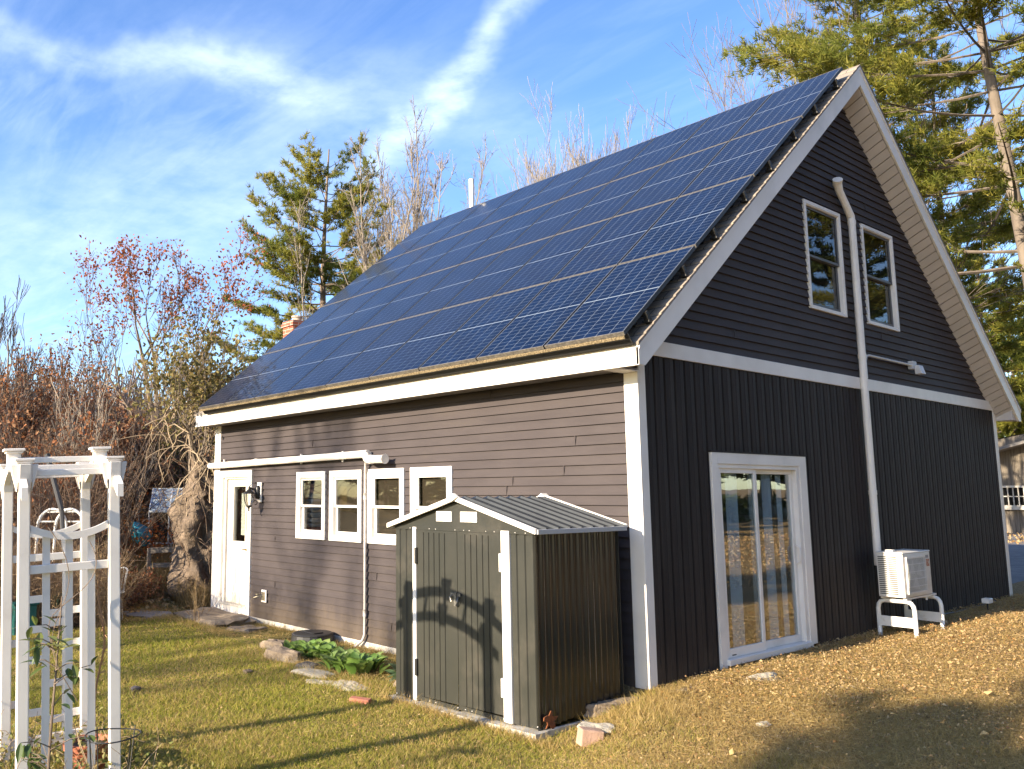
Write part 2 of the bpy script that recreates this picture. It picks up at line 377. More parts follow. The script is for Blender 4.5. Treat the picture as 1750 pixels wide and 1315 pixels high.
# corner boards (L-shaped)
g = G(); g.box(-.165, 0, 0, .02, -.585, 2.43); g.box(-.02, 0, .0205, .125, -.585, 2.50); obj('corner_board', g, MTRIM, house, bevel=.004)
g = G(); g.box(-.165, .004, -EO+.026, -.0005, 2.404, 2.4185); obj('eave_return', g, MTRIM, house, bevel=.002)
g = G(); g.box(L, L+.19, 0, .02, -.76, 2.43); g.box(L-.02, L-.0005, 0, .12, -.76, 2.43); obj('corner_board', g, MTRIM, house, bevel=.004)
g = G(); g.box(-.02, .004, W-.12, W, -.47, 2.6); g.box(-.12, -.021, W-.0, W+.02, -.47, 2.5); obj('corner_board', g, MTRIM, house, bevel=.004)
# belt board between the two claddings
g = G(); g.prism([(-.02, .02, 2.59), (-.02, W-.02, 2.59), (-.02, W-.14, 2.745), (-.02, .16, 2.745)], (.032, 0, 0)); obj('belt_board', g, MTRIM, house, bevel=.003)
# eave fascia with drip edge, eave soffit
g = G(); g.box(XF, OV-.001, -EO, -EO+.025, 2.409, ZE-.012); g.box(XF, OV-.001, -EO-.012, -EO-.0005, ZE-.045, ZE-.014); obj('eave_fascia', g, MTRIM, house, bevel=.003)
g = G(); g.box(XF+.02, .004, -EO+.026, .019, 2.425, 2.435)
for k in range(30): x = XF+.3*k+.15; g.box(x, x+.008, -EO+.026, 0, 2.4195, 2.4245)
obj('eave_soffit', g, mat('soffit_shaded', (.28, .25, .23), None, .7), house)  # shadow under the eave put into the soffit colour
# rake boards at the gable and their soffits
def rake(sgn, x0, x1, nm='rake_board', bot=.288):
    ye = YR + sgn*(YR+EO); g = G()
    pts = [(x0, YR, ZP-.012), (x0, ye, ZE-.012), (x0, ye, ZE-.205), (x0, ye-sgn*.10, ZE-.205), (x0, YR, ZP-bot)]
    if sgn > 0: pts = pts[::-1]
    g.prism(pts, (x1-x0, 0, 0)); return obj(nm, g, MTRIM, house, bevel=.003)
rake(-1, OV-.03, OV); rake(1, OV-.03, OV)
for sg in (-1, 1):                                                   # frieze/drip strip on top of the rake
    ye = YR+sg*(YR+EO); g = G()
    g.prism([(OV+.0005, YR, ZP-.008), (OV+.0005, ye, ZE-.008), (OV+.0005, ye, ZE-.055), (OV+.0005, YR, ZP-.055)][::(-1 if sg > 0 else 1)], (.012, 0, 0)); obj('drip_edge', g, MTRIM, house)
rake(-1, XF, XF+.03); rake(1, XF, XF+.03)
g = G()
for sg in (-1, 1):
    n = 46; ye = YR+sg*(YR+EO-.03)
    for k in range(n):
        ya = YR+(ye-YR)*k/n; yb = YR+(ye-YR)*(k+.93)/n; yc = YR+(ye-YR)*(k+1)/n
        fo = -.30; fi = -.435
        def zz_(y, o): return max(zr(y)+o, 2.416 if o > -.4 else 2.43)
        g.quad((OV-.031, ya, zz_(ya, fo)), (OV-.031, yb, zz_(yb, fo)), (-.03, yb, zz_(yb, fi)), (-.03, ya, zz_(ya, fi)))
        g.quad((OV-.031, yb, zz_(yb, fo)), (OV-.031, yc, zz_(yc, fo)+.012), (-.03, yc, zz_(yc, fi)+.012), (-.03, yb, zz_(yb, fi)))
obj('rake_soffit', g, MSOFFIT, house)
g = G(); g.prism([(.0, W+EO-.03, ZE-.19), (.0, W+.02, ZE-.19), (.0, W+.02, ZE+.05), (.0, W+EO-.03, ZE-.02)], (OV-.031, 0, 0)); obj('rake_return', g, MSOFFIT, house)
# shingled roof with real courses
g = G(); n = 42
for sg in (-1, 1):
    ye = YR+sg*(YR+EO+.02)
    for k in range(n):
        a = k/n; b_ = (k+1)/n
        ya = ye+(YR-ye)*a; yb = ye+(YR-ye)*b_; za, zb = zr(ya), zr(yb)
        x0, x1 = XF-.015, OV+.018
        g.quad((x0, ya, za+.022), (x1, ya, za+.022), (x1, yb, zb+.010), (x0, yb, zb+.010))
        g.quad((x0, ya, za-.004), (x1, ya, za-.004), (x1, ya, za+.022), (x0, ya, za+.022))
        for x in (x0, x1): g.quad((x, ya, za-.012), (x, yb, zb-.012), (x, yb, zb+.010), (x, ya, za+.022))
ms = bpy.data.materials.new('asphalt_shingle'); ms.use_nodes = True; t = ms.node_tree; p = t.nodes['Principled BSDF']
co = nn(t, 'ShaderNodeTexCoord').outputs['Object']
br_ = nn(t, 'ShaderNodeTexBrick'); t.links.new(mapping(t, co, (1, 1, 1)), br_.inputs[0]); br_.inputs['Scale'].default_value = 1.0
br_.inputs['Brick Width'].default_value = .30; br_.inputs['Row Height'].default_value = .1266; br_.inputs['Mortar Size'].default_value = .006
br_.inputs['Color1'].default_value = (.30, .25, .20, 1); br_.inputs['Color2'].default_value = (.20, .17, .145, 1); br_.inputs['Mortar'].default_value = (.05, .045, .04, 1)
col = mixc(t, maprange(t, noise(t, co, 90, 4), .35, .7, 0, .5), br_.outputs[0], (.12, .11, .10, 1)); setin(t, p.inputs['Base Color'], col); p.inputs['Roughness'].default_value = .95
roof = obj('roof', g, ms, house)
# inner roof deck so that no light leaks under the shingles
g = G()
for sg in (-1, 1):
    ye = YR+sg*(YR+EO-.03); g.quad((XF+.03, ye, zr(ye)-.03), (OV-.035, ye, zr(ye)-.03), (OV-.035, YR, ZP-.03), (XF+.03, YR, ZP-.03))
obj('roof_deck', g, MINT, house)
g = G(); g.tube([(-7.69, 5.12, 6.7), (-7.69, 5.12, 7.84)], .052, 14); obj('vent_stack', g, MVINYL, roof, smooth=False)
# brick chimney against the far wall
mb = bpy.data.materials.new('red_brick'); mb.use_nodes = True; t = mb.node_tree; p = t.nodes['Principled BSDF']
co = nn(t, 'ShaderNodeTexCoord').outputs['Object']; sp = nn(t, 'ShaderNodeSeparateXYZ'); t.links.new(co, sp.inputs[0]); cb = nn(t, 'ShaderNodeCombineXYZ')
setin(t, cb.inputs[0], math_(t, 'ADD', sp.outputs[0], sp.outputs[1])); t.links.new(sp.outputs[2], cb.inputs[1])
bk = nn(t, 'ShaderNodeTexBrick'); t.links.new(cb.outputs[0], bk.inputs[0]); bk.inputs['Scale'].default_value = 1
bk.inputs['Brick Width'].default_value = .21; bk.inputs['Row Height'].default_value = .07; bk.inputs['Mortar Size'].default_value = .007
bk.inputs['Color1'].default_value = (.36, .10, .055, 1); bk.inputs['Color2'].default_value = (.25, .07, .045, 1); bk.inputs['Mortar'].default_value = (.35, .3, .26, 1)
t.links.new(bk.outputs[0], p.inputs['Base Color']); p.inputs['Roughness'].default_value = .9
g = G(); g.box(-9.54, -9.16, 1.68, 2.08, -.7, 4.50); g.box(-9.57, -9.13, 1.65, 2.11, 4.50, 4.56); g.box(-9.55, -9.15, 1.67, 2.09, 4.56, 4.61); ch = obj('chimney', g, mb, house)
g = G(); g.lathe([(.09, 4.61), (.09, 4.70), (.11, 4.70), (.11, 4.73), (.0, 4.74)], (-9.35, 1.88, 0), 14); obj('flue', g, mat('clay_flue', (.5, .45, .38), (.35, .3, .25), .8, 9), ch)

# windows ---------------------------------------------------------------
MSCR = bpy.data.materials.new('dim_insect_screen'); MSCR.use_nodes = True; t = MSCR.node_tree; t.nodes.clear()
out = nn(t, 'ShaderNodeOutputMaterial'); d_ = nn(t, 'ShaderNodeBsdfDiffuse'); d_.inputs[0].default_value = (.12, .10, .08, 1); tp = nn(t, 'ShaderNodeBsdfTransparent'); mx = nn(t, 'ShaderNodeMixShader'); mx.inputs[0].default_value = .45
t.links.new(tp.outputs[0], mx.inputs[1]); t.links.new(d_.outputs[0], mx.inputs[2]); t.links.new(mx.outputs[0], out.inputs[0])
def ring(g, mp, s0, s1, z0, z1, ws, wt, wb, o0, o1):
    for a in ((s0, s0+ws, z0, z1), (s1-ws, s1, z0, z1), (s0+ws, s1-ws, z1-wt, z1), (s0+ws, s1-ws, z0, z0+wb)):
        g.box(*_bx(mp, a[0], a[1], o0, o1, a[2], a[3]))
def window(h, mp, trim, white=True, scal=False):
    s0, s1, z0, z1 = h
    g = G(); tw = trim; ring(g, mp, s0, s1, z0, z1, tw, tw, tw*.8, -.03, .012)
    ring(g, mp, s0+tw, s1-tw, z0+tw*.8, z1-tw, .012, .012, .012, -.08, .003)
    if scal:   # caulk run out over each siding course leaves a wavy outer edge
        for k in range(14):
            z = z0+.05+k*.1016; c = mp(s0, .0, z); g.lathe([(0, -.03), (.012, -.02), (.017, 0), (.012, .02), (0, .03)], (c[0]+.004, c[1], c[2]), 8)
    fr = obj('window', g, MTRIM if white else MTRIM, house, bevel=.003, label=None)
    ms_ = MVINYL if white else MDARKFR; a0, a1 = s0+tw+.012, s1-tw-.012; b0, b1 = z0+tw*.8+.012, z1-tw-.012; zm = (b0+b1)/2
    g = G(); ring(g, mp, a0, a1, zm-.018, b1, .032, .03, .034, -.045, -.018); up_ = obj('sash', g, ms_, fr, bevel=.002)
    g = G(); ring(g, mp, a0, a1, b0, zm+.012, .040, .034, .05, -.075, -.0465); lo_ = obj('sash', g, ms_, fr, bevel=.002)
    g = G(); g.box(*_bx(mp, a0+.03, a1-.03, -.034, -.030, zm, b1-.028)); obj('pane', g, MGLASS if white else MGLASSD, fr)
    g = G(); g.box(*_bx(mp, a0+.038, a1-.038, -.062, -.058, b0+.048, zm)); obj('pane', g, MGLASS if white else MGLASSD, fr)
    if h[0] > -6: g = G(); g.box(*_bx(mp, a0+.004, a1-.004, -.086, -.0845, b0+.004, b1-.004)); obj('dim_insect_screen', g, MSCR, fr)  # insect screen whose tone also stands for the dim room behind
    return fr
for h in (W1, W2, W3, W4): window(h, ME, .085)
for h in (GA, GB): window(h, MGW, .048, False, True)
# things seen behind the glass
msc = [mat('folded_cloth', (.55, .12, .08), None, .95), mat('folded_cloth_pale', (.62, .64, .70), None, .95), mat('folded_cloth_rose', (.70, .42, .38), None, .95)]
rs = random.Random(4)
zc = .60
for k in range(11):
    hgt = rs.uniform(.06, .085); mm = msc[0] if k in (0, 1) else (msc[2] if k in (9, 10) else msc[1]); dx = rs.uniform(-.02, .02)
    g = G(); g.box(-6.44+dx, -6.13+dx, .20, .50, zc, zc+hgt-.006)
    o = obj('folded_blanket', g, mm, bevel=.024, origin=(-6.28, .35, zc))
    nm = ['bottom red', 'second red', 'pale', 'pale', 'pale', 'pale', 'pale', 'pale', 'pale', 'rose topmost but one', 'rose topmost'][k]
    tag(o, ('%s folded blanket in the stack inside the leftmost window' % nm) if k in (0, 1, 9, 10) else 'pale folded blanket in the middle of the stack inside the leftmost window', 'blanket', 'blankets stacked inside the window')
    zc += hgt
g = G(); g.box(-6.7, -5.9, .14, .6, .50, .595); tag(obj('shelf', g, mat('shelf_wood', (.3, .2, .12), None, .7), origin=(-6.3, .4, .5)), 'wooden shelf under the blankets inside the leftmost window', 'shelf')
g = G(); g.box(-5.27, -5.08, .12, .124, 1.06, 1.34); tag(obj('notice', g, mat('yellow_paper', (.62, .42, .05), None, .9), origin=(-5.17, .12, 1.06)), 'yellow paper notice hanging inside the second window from the door', 'notice')

# entry door --------------------------------------------------------------
g = G(); x0, x1, z0, z1 = DE
g.box(x0, x0+.10, -.014, .03, z0+.01, z1); g.box(x1-.10, x1, -.014, .03, z0+.01, z1); g.box(x0+.10, x1-.10, -.014, .03, z1-.11, z1)
g.box(x0+.10, x0+.15, .031, .12, -.58, z1-.11); g.box(x1-.14, x1-.10, .031, .12, -.58, z1-.11); g.box(x0+.15, x1-.14, .031, .12, z1-.14, z1-.11)
g.box(x0+.101, x1-.101, -.006, .04, z0+.01, -.60)                                    # white board under the sill
dr = obj('entry_door', g, MTRIM, house, bevel=.004)
g = G(); g.box(x0+.09, x1-.09, -.03, .12, -.605, -.575); obj('sill', g, mat('sill_metal', (.45, .42, .38), None, .5), dr)
g = G(); a0, a1 = -8.575, -7.775; gx0, gx1, gz0, gz1 = -8.34, -7.93, .45, 1.36
for a in ((a0, gx0, -.57, 1.485), (gx1, a1, -.57, 1.485), (gx0, gx1, gz1, 1.485), (gx0, gx1, -.57, gz0)): g.box(a[0], a[1], .07, .11, a[2], a[3])
ds = obj('door_leaf', g, MDOOR, dr)
g = G(); ring(g, ME, gx0-.03, gx1+.03, gz0-.03, gz1+.03, .03, .03, .03, -.0695, -.056)
for px0, px1 in ((-8.46, -8.24), (-8.11, -7.89)): 
    ring(g, ME, px0, px1, -.42, .20, .022, .022, .022, -.0695, -.060); g.box(px0+.05, px1-.05, .063, .0695, -.37, .15)
obj('door_moulding', g, MDOOR, ds, bevel=.004)
g = G(); g.box(gx0, gx1, .088, .092, gz0, gz1); obj('pane', g, MGLASS, ds)
g = G(); g.tube([(-7.84, .07, .33), (-7.84, .02, .33), (-7.93, .015, .33)], .010, 8); g.lathe([(0, 0), (.028, 0), (.028, .01), (0, .01)], (-7.84, .06, .33), 12); obj('handle', g, mat('brass', (.45, .33, .15), None, .3, metallic=1), ds)
g = G(); g.box(-8.20, -8.02, .13, .134, .55, 1.25); tag(obj('notice', g, mat('white_paper', (.9, .92, .88), (.55, .62, .58), .9, 40), origin=(-8.03, .19, .55)), 'pale sheet of paper hanging behind the entry door glass', 'notice')

# sliding door ------------------------------------------------------------
y0, y1, z0, z1 = DS
g = G(); g.box(-.02, .016, y0, y0+.11, -.56, z1); g.box(-.02, .016, y1-.16, y1, -.50, z1); g.box(-.02, .016, y0+.11, y1-.16, z1-.12, z1)
g.box(-.12, .004, y0+.11, y0+.15, -.47, z1-.12); g.box(-.12, .004, y1-.23, y1-.16, -.47, z1-.12); g.box(-.12, .004, y0+.15, y1-.23, z1-.165, z1-.12); g.box(-.12, .05, y0+.10, y1-.165, -.52, -.462)
sl = obj('sliding_door', g, MTRIM, house, bevel=.004)
g = G(); g.box(-.01, .022, y0-.012, y1+.012, z1+.002, z1+.018); obj('head_flashing', g, MBOARD, sl)
g = G(); g.box(-.06, -.005, y0+.05, y1-.05, -.66, -.525); obj('threshold', g, mat('weathered_board', (.09, .075, .06), (.15, .12, .1), .9, 12), sl)
g = G(); ring(g, MGW, y0+.15, 2.125, -.46, z1-.165, .055, .05, .09, -.045, -.012); p1 = obj('door_panel', g, MVINYL, sl, bevel=.003)
g = G(); ring(g, MGW, 2.055, y1-.23, -.46, z1-.165, .055, .05, .08, -.085, -.050); p2 = obj('door_panel', g, MVINYL, sl, bevel=.003)
g = G(); g.box(-.03, -.025, y0+.2, 2.075, -.38, z1-.21); obj('pane', g, MDOORGL, p1)
g = G(); g.box(-.07, -.065, 2.105, y1-.28, -.39, z1-.21); obj('pane', g, MDOORGL, p2)
g = G(); g.tube([(-.045, y1-.255, .42), (.0, y1-.255, .44), (.004, y1-.255, .52), (.0, y1-.255, .60), (-.045, y1-.255, .62)], .010, 8); obj('handle', g, MVINYL, p2, smooth=True)
g = G()
for yy in (1.66, 1.78, 2.42, 2.50, 2.74):                            # hanging strips of the vertical blind
    for k in range(7):
        a = yy+k*.014; g.quad((-.125+.012*(k % 2), a, -.40), (-.125+.012*((k+1) % 2), a+.014, -.40), (-.125+.012*((k+1) % 2), a+.014, 1.45), (-.125+.012*(k % 2), a, 1.45))
obj('blind', g, MCURT, sl)
g = G(); g.box(-.0115, -.0105, 1.44, 1.52, -.442, -.430); obj('maker_mark', g, MBLACK, sl)

# pipes fixed to the walls --------------------------------------------------
g = G(); g.tube([(-9.02, -.07, 1.725), (-6.9, -.07, 1.742), (-6.88, -.07, 1.742), (-4.42, -.07, 1.765), (-4.36, -.075, 1.755), (-4.28, -.12, 1.70), (-4.22, -.14, 1.685), (-3.90, -.15, 1.68), (-3.86, -.15, 1.68), (-3.84, -.15, 1.68)], [.052]*6+[.052, .052, .060, .066], 16)
for x in (-7.35, -4.36, -4.16): z = 1.735+(x+9)*.005; g.tube([(x-.04, -.07 if x < -4.3 else -.14, z if x < -4.3 else 1.685), (x+.04, -.07 if x < -4.3 else -.145, z if x < -4.3 else 1.685)], .060, 16)
for x in (-8.6, -6.1, -5.0): g.box(x-.012, x+.012, -.02, .005, 1.68, 1.83)
obj('exhaust_pipe', g, MVINYL, house, smooth=False)
g = G(); g.tube([(-4.32, -.10, 1.70), (-4.40, -.05, 1.62), (-4.43, -.035, 1.50), (-4.43, -.035, 1.2), (-4.435, -.03, -.4), (-4.44, -.03, -.62), (-4.46, -.05, -.69), (-4.60, -.09, -.80)], .019, 8)
for z in (1.15, -.38): g.tube([(-4.432, -.033, z), (-4.432, -.033, z+.09)], .026, 8)
obj('drain_pipe', g, mat('grey_pvc', (.50, .47, .45), (.40, .37, .35), .6, 8), house, smooth=True)
g = G(); yc = 4.87; g.tube([(.055, yc, .30), (.055, yc, 4.86), (.055, yc-.01, 4.95), (.055, yc-.17, 5.12), (.06, yc-.31, 5.24), (.075, yc-.39, 5.33), (.10, yc-.43, 5.37)], [.047, .047, .050, .046, .048, .058, .064], 12)
for z in (4.84, 3.0, 1.2): g.tube([(.055, yc, z), (.055, yc, z+.06)], .052, 12)
obj('line_cover', g, MVINYL, house, smooth=False)
g = G(); g.tube([(.04, 5.0, 2.75), (.04, 5.0, 2.98), (.04, 5.04, 3.05), (.04, 5.12, 3.065), (.04, 6.48, 3.06)], .016, 8); obj('conduit', g, mat('grey_conduit', (.5, .5, .5), None, .5), house, smooth=True)
fl = thing('flood_light', 'small grey flood light fixed beside the right upper window', 'flood light', (.03, 6.6, 3.06))
g = G(); g.box(.0, .07, 6.48, 6.62, 3.0, 3.12); obj('junction_box', g, mat('grey_paint', (.5, .5, .5), None, .5), fl, bevel=.006)
g = G(); g.prism([(.06, 6.56, 2.93), (.16, 6.54, 2.93), (.12, 6.55, 3.06), (.05, 6.56, 3.06)], (0, .15, 0)); obj('lamp_head', g, mat('pale_grey_paint', (.6, .6, .6), None, .5), fl, bevel=.006)

# wall lantern ----------------------------------------------------------------
ln = thing('wall_lantern', 'black scrolled wall lantern with clear glass beside the entry door', 'lantern', (-7.34, 0, 1.2))
g = G(); g.box(-7.40, -7.27, -.03, -.001, 1.10, 1.42); obj('backplate', g, MVINYL, ln, bevel=.008)
g = G(); g.lathe([(.0, 1.15), (.04, 1.16), (.05, 1.2), (.05, 1.33), (.04, 1.36), (0, 1.37)], (-7.335, -.045, 0), 10)
a_ = np.linspace(0, 4.6, 24); g.tube(np.stack([np.full(24, -7.335), -.06-.09-.085*np.cos(a_+2.2)*(1-a_/9), 1.34+.075*np.sin(a_+2.2)*(1-a_/9)+.02], 1), .010, 6)
g.tube([(-7.335, -.08, 1.25), (-7.335, -.13, 1.32), (-7.335, -.20, 1.34)], .009, 6)
a_ = np.linspace(0, 5, 20); g.tube(np.stack([np.full(20, -7.335), -.09-.035*np.cos(a_), 1.10+.035*np.sin(a_)], 1), .007, 6)
obj('scroll_arm', g, MBLACK, ln, smooth=True)
g = G(); c = (-7.335, -.205, 0); g.lathe([(0, 1.36), (.015, 1.35), (.018, 1.31), (.05, 1.28), (.10, 1.245), (.105, 1.235), (.085, 1.235), (0, 1.235)], c, 12)
for k in range(6):
    t_ = k*math.pi/3; g.tube([(c[0]+.085*math.cos(t_), c[1]+.085*math.sin(t_), 1.235), (c[0]+.075*math.cos(t_), c[1]+.075*math.sin(t_), 1.14), (c[0]+.045*math.cos(t_), c[1]+.045*math.sin(t_), 1.05)], .005, 5)
g.lathe([(0, 1.06), (.05, 1.055), (.05, 1.04), (.02, 1.02), (.012, .99), (.018, .975), (0, .955)], c, 10); obj('cage', g, MBLACK, ln, smooth=False)
g = G(); g.lathe([(.078, 1.232), (.07, 1.14), (.042, 1.06)], c, 12); obj('glass', g, glassmat('lantern_glass', (.9, .88, .85), tr=.9), ln)

# outlet/spigot plate low on the eave wall
sg_ = thing('hose_spigot', 'white wall plate with a small brass spigot low on the siding', 'spigot', (-7.12, 0, -.36))
g = G(); g.box(-7.21, -7.06, -.022, -.001, -.45, -.26); obj('plate', g, MVINYL, sg_, bevel=.006)
g = G(); g.box(-7.18, -7.09, -.035, -.0225, -.42, -.29); g.tube([(-7.15, -.03, -.35), (-7.19, -.10, -.36), (-7.24, -.14, -.38)], .014, 8); g.lathe([(0, -.33), (.035, -.33), (.035, -.315), (0, -.315)], (-7.19, -.10, 0), 10); obj('tap', g, mat('dull_brass', (.25, .22, .16), None, .5, metallic=.7), sg_)

# ------------------------------------------------------------------ solar array
mp_ = bpy.data.materials.new('solar_cells'); mp_.use_nodes = True; t = mp_.node_tree; p = t.nodes['Principled BSDF']
co = nn(t, 'ShaderNodeTexCoord').outputs['Object']; sp = nn(t, 'ShaderNodeSeparateXYZ'); t.links.new(co, sp.inputs[0])
PW, PH = .9876, 1.644
def lines(v, pitch, wd):
    fr_ = math_(t, 'FRACT', math_(t, 'DIVIDE', v, pitch)); d_ = math_(t, 'ABSOLUTE', math_(t, 'SUBTRACT', fr_, .5))
    return math_(t, 'GREATER_THAN', d_, .5-wd/pitch/2)
xx = math_(t, 'ADD', sp.outputs[0], 0.0); yy = sp.outputs[1]
cellx = lines(math_(t, 'SUBTRACT', xx, .0255), .1561, .0042)
lowh = math_(t, 'LESS_THAN', yy, PH/2)
yo = math_(t, 'SUBTRACT', yy, math_(t, 'ADD', math_(t, 'MULTIPLY', math_(t, 'SUBTRACT', 1.0, lowh), PH/2+.005), math_(t, 'MULTIPLY', lowh, .024)))
celly = lines(yo, .0790, .0034)
mid = math_(t, 'LESS_THAN', math_(t, 'ABSOLUTE', math_(t, 'SUBTRACT', yy, PH/2)), .0075)
ln_ = math_(t, 'MAXIMUM', math_(t, 'MAXIMUM', cellx, mid), math_(t, 'MULTIPLY', celly, .75))
geo = nn(t, 'ShaderNodeObjectInfo')
cellid = noise(t, co, 3.0, 2)
basec = mixc(t, maprange(t, cellid, .3, .7), (.0022, .006, .020, 1), (.003, .010, .034, 1))
basec = mixc(t, math_(t, 'MULTIPLY', geo.outputs['Random'], .5), basec, (.005, .008, .024, 1))
dust = maprange(t, noise(t, mapping(t, co, (3, .7, 3)), 2.0, 6, .65), .55, .8, 0, .05)
basec = mixc(t, dust, basec, (.3, .3, .3, 1))
setin(t, p.inputs['Base Color'], mixc(t, ln_, basec, (.17, .20, .24, 1)))
p.inputs['Roughness'].default_value = .35; p.inputs['Coat Weight'].default_value = .8; p.inputs['Coat Roughness'].default_value = .06; p.inputs['Coat IOR'].default_value = 1.17; p.inputs['Specular IOR Level'].default_value = .05
mfr = mat('panel_frame_sunlit', (.20, .18, .155), (.12, .11, .10), .45, 30, .2, 150, metallic=.3)
PX0, PY0, PZ0 = -8.631, -.536, 2.693; ang = math.atan(SL); ca, sa = math.cos(ang), math.sin(ang)
arr = thing('solar_array', 'array of dark blue solar panels covering the sunlit roof slope', 'solar panels', (PX0, PY0, PZ0))
def PL(s, t_, n_): return (PX0+s, PY0+t_*ca-n_*sa, PZ0+t_*sa+n_*ca)
proto = None
g = G(); fw_ = .011; gp = .010
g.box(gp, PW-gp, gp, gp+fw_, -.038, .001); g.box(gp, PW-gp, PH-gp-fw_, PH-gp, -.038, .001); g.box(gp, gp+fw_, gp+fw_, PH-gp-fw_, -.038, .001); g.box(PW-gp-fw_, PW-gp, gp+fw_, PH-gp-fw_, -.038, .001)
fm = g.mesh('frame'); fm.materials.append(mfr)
fm.materials.append(mat('panel_frame_shaded', (.03, .03, .032), None, .4)); fm.polygons.foreach_set('material_index', [0]*12+[1]*12); fm.update()  # sun on the row edges put into the colour, side edges left dark
g = G(); g.box(gp+fw_, PW-gp-fw_, gp+fw_, PH-gp-fw_, -.006, -.001); pm = g.mesh('solar_panel'); pm.materials.append(mp_)
for r_ in range(4):
    for c_ in range(9):
        o = bpy.data.objects.new('solar_panel', pm); COL.objects.link(o); o.parent = arr
        o.location = Vector(PL(c_*PW, r_*PH, 0)) - Vector((PX0, PY0, PZ0)); o.rotation_euler = (ang, 0, 0)
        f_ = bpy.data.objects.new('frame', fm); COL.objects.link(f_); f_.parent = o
mrail = mat('rail_black', (.02, .02, .02), None, .5)
for r_ in range(4):
    for q in (.26, .78):
        t_ = (r_+q)*PH; g = G(); a = PL(.05, t_, -.065); b_ = PL(9*PW+.01, t_, -.065); g.beam(a, b_, .035, .045, (0, -sa, ca))
        o = obj('rail', g, mrail, arr)
        for k in range(8):
            g = G(); c0 = PL(.15+k*1.22, t_, -.085); c1 = PL(.15+k*1.22, t_, -.18); g.beam(c0, c1, .05, .05, (1, 0, 0)); obj('mounting_foot', g, mrail, arr)
        g = G(); c0 = PL(9*PW-.02, t_+.0, -.09); c1 = PL(9*PW-.02, t_, -.17); g.beam(c0, c1, .05, .05, (1, 0, 0)); g.box(c1[0]-.05, c1[0]+.03, c1[1]-.05, c1[1]+.05, c1[2]+.0, c1[2]+.02)
        obj('mounting_foot', g, mrail, arr)
g = G(); g.beam(PL(.02, .05, -.105), PL(9*PW-.0, .05, -.105), .01, .125, (0, -sa, ca)); obj('gap_shade_strip', g, mrail, arr)  # black strip added so the gap under the panels reads as shade
# strip added under the bottom edge, sunlit tan put into its colour
g = G(); g.beam(PL(.02, .004, -.055), PL(9*PW-.02, .004, -.055), .006, .03, (0, -sa, ca)); obj('added_edge_strip', g, mat('edge_strip_sunlit', (.32, .25, .15), (.12, .09, .05), .8, 60, stretch=(1, 1, 1)), arr)
# ------------------------------------------------------------------ metal shed
SX0, SX1, SY0, SY1 = -2.03, -.105, -1.40, -.26; SXM = -1.06; SZE, SZR = .905, 1.185
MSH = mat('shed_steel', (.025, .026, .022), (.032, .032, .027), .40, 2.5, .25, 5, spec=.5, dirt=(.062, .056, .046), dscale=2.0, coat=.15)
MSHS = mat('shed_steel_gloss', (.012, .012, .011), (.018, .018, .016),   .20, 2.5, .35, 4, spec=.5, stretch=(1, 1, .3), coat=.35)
shed = thing('garden_shed', 'small dark green metal shed with white edged gable roof against the house', 'shed', (SXM, -.8, -.76))
def zb(x): return -.784+(x-SX0)*.0265
def corr(s0, s1, pitch=.095, dep=.010, flat=.62):
    out_ = [(s0, 0.)]; s = s0
    while s < s1-1e-6:
        a = min(s+pitch*flat, s1); out_.append((a, 0.)); 
        if a >= s1: break
        out_ += [(min(a+.008, s1), -dep), (min(s+pitch-.008, s1), -dep), (min(s+pitch, s1), 0.)]; s += pitch
    return out_
def sheet(g, prof, mp, zf0, zf1):
    for (a, oa), (b_, ob) in zip(prof, prof[1:]):
        if b_-a < 1e-5: continue
        g.quad(mp(a, oa, zf0(a)), mp(b_, ob, zf0(b_)), mp(b_, ob, zf1(b_)), mp(a, oa, zf1(a)))
MF = lambda s, o, z: (s, SY0-o, z)
g = G(); sheet(g, corr(SX0, -1.745, .10, .012), MF, lambda s: zb(s)+.01, lambda s: SZE); obj('front_panel', g, MSH, shed); g = G(); sheet(g, corr(-.392, SX1, .10, .012), MF, lambda s: zb(s)+.01, lambda s: SZE)
obj('front_panel', g, MSH, shed)
MR = lambda s, o, z: (SX1+o, s, z)
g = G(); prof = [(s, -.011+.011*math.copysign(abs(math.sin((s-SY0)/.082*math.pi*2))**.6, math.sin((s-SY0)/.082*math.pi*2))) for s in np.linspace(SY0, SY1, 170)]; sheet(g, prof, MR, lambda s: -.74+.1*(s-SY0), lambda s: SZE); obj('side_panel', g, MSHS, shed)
MLs = lambda s, o, z: (SX0-o, s, z)
g = G(); sheet(g, corr(SY0, SY1, .10, .012), MLs, lambda s: -.79, lambda s: SZE); g.box(SX0, SX1, SY1, SY1+.006, -.78, SZE); obj('side_panel', g, MSH, shed)
g = G(); g.prism([(SX0, SY0-.004, SZE+.0), (SX1, SY0-.004, SZE+.0), (SXM, SY0-.004, SZR-.02)], (0, .01, 0)); g.box(SX0, SX1, SY0-.012, SY0+.002, SZE-.03, SZE+.003)
obj('gable_panel', g, MSH, shed)
for x0, x1 in ((-1.375, -1.155), (-1.03, -.805)):
    g = G(); g.box(x0+.004, x1-.004, SY0-.008, SY0-.005, .97, 1.055); obj('vent_backing', g, MBLACK, shed)
    g = G(); ring(g, MF, x0, x1, .965, 1.06, .012, .012, .012, .004, .016); g.box((x0+x1)/2-.006, (x0+x1)/2+.006, SY0-.016, SY0-.004, .977, 1.048)
    for k in range(5): z = .981+k*.0145; g.box(x0+.012, x1-.012, SY0-.013, SY0-.0085, z, z+.008)
    obj('vent', g, MVINYL, shed)
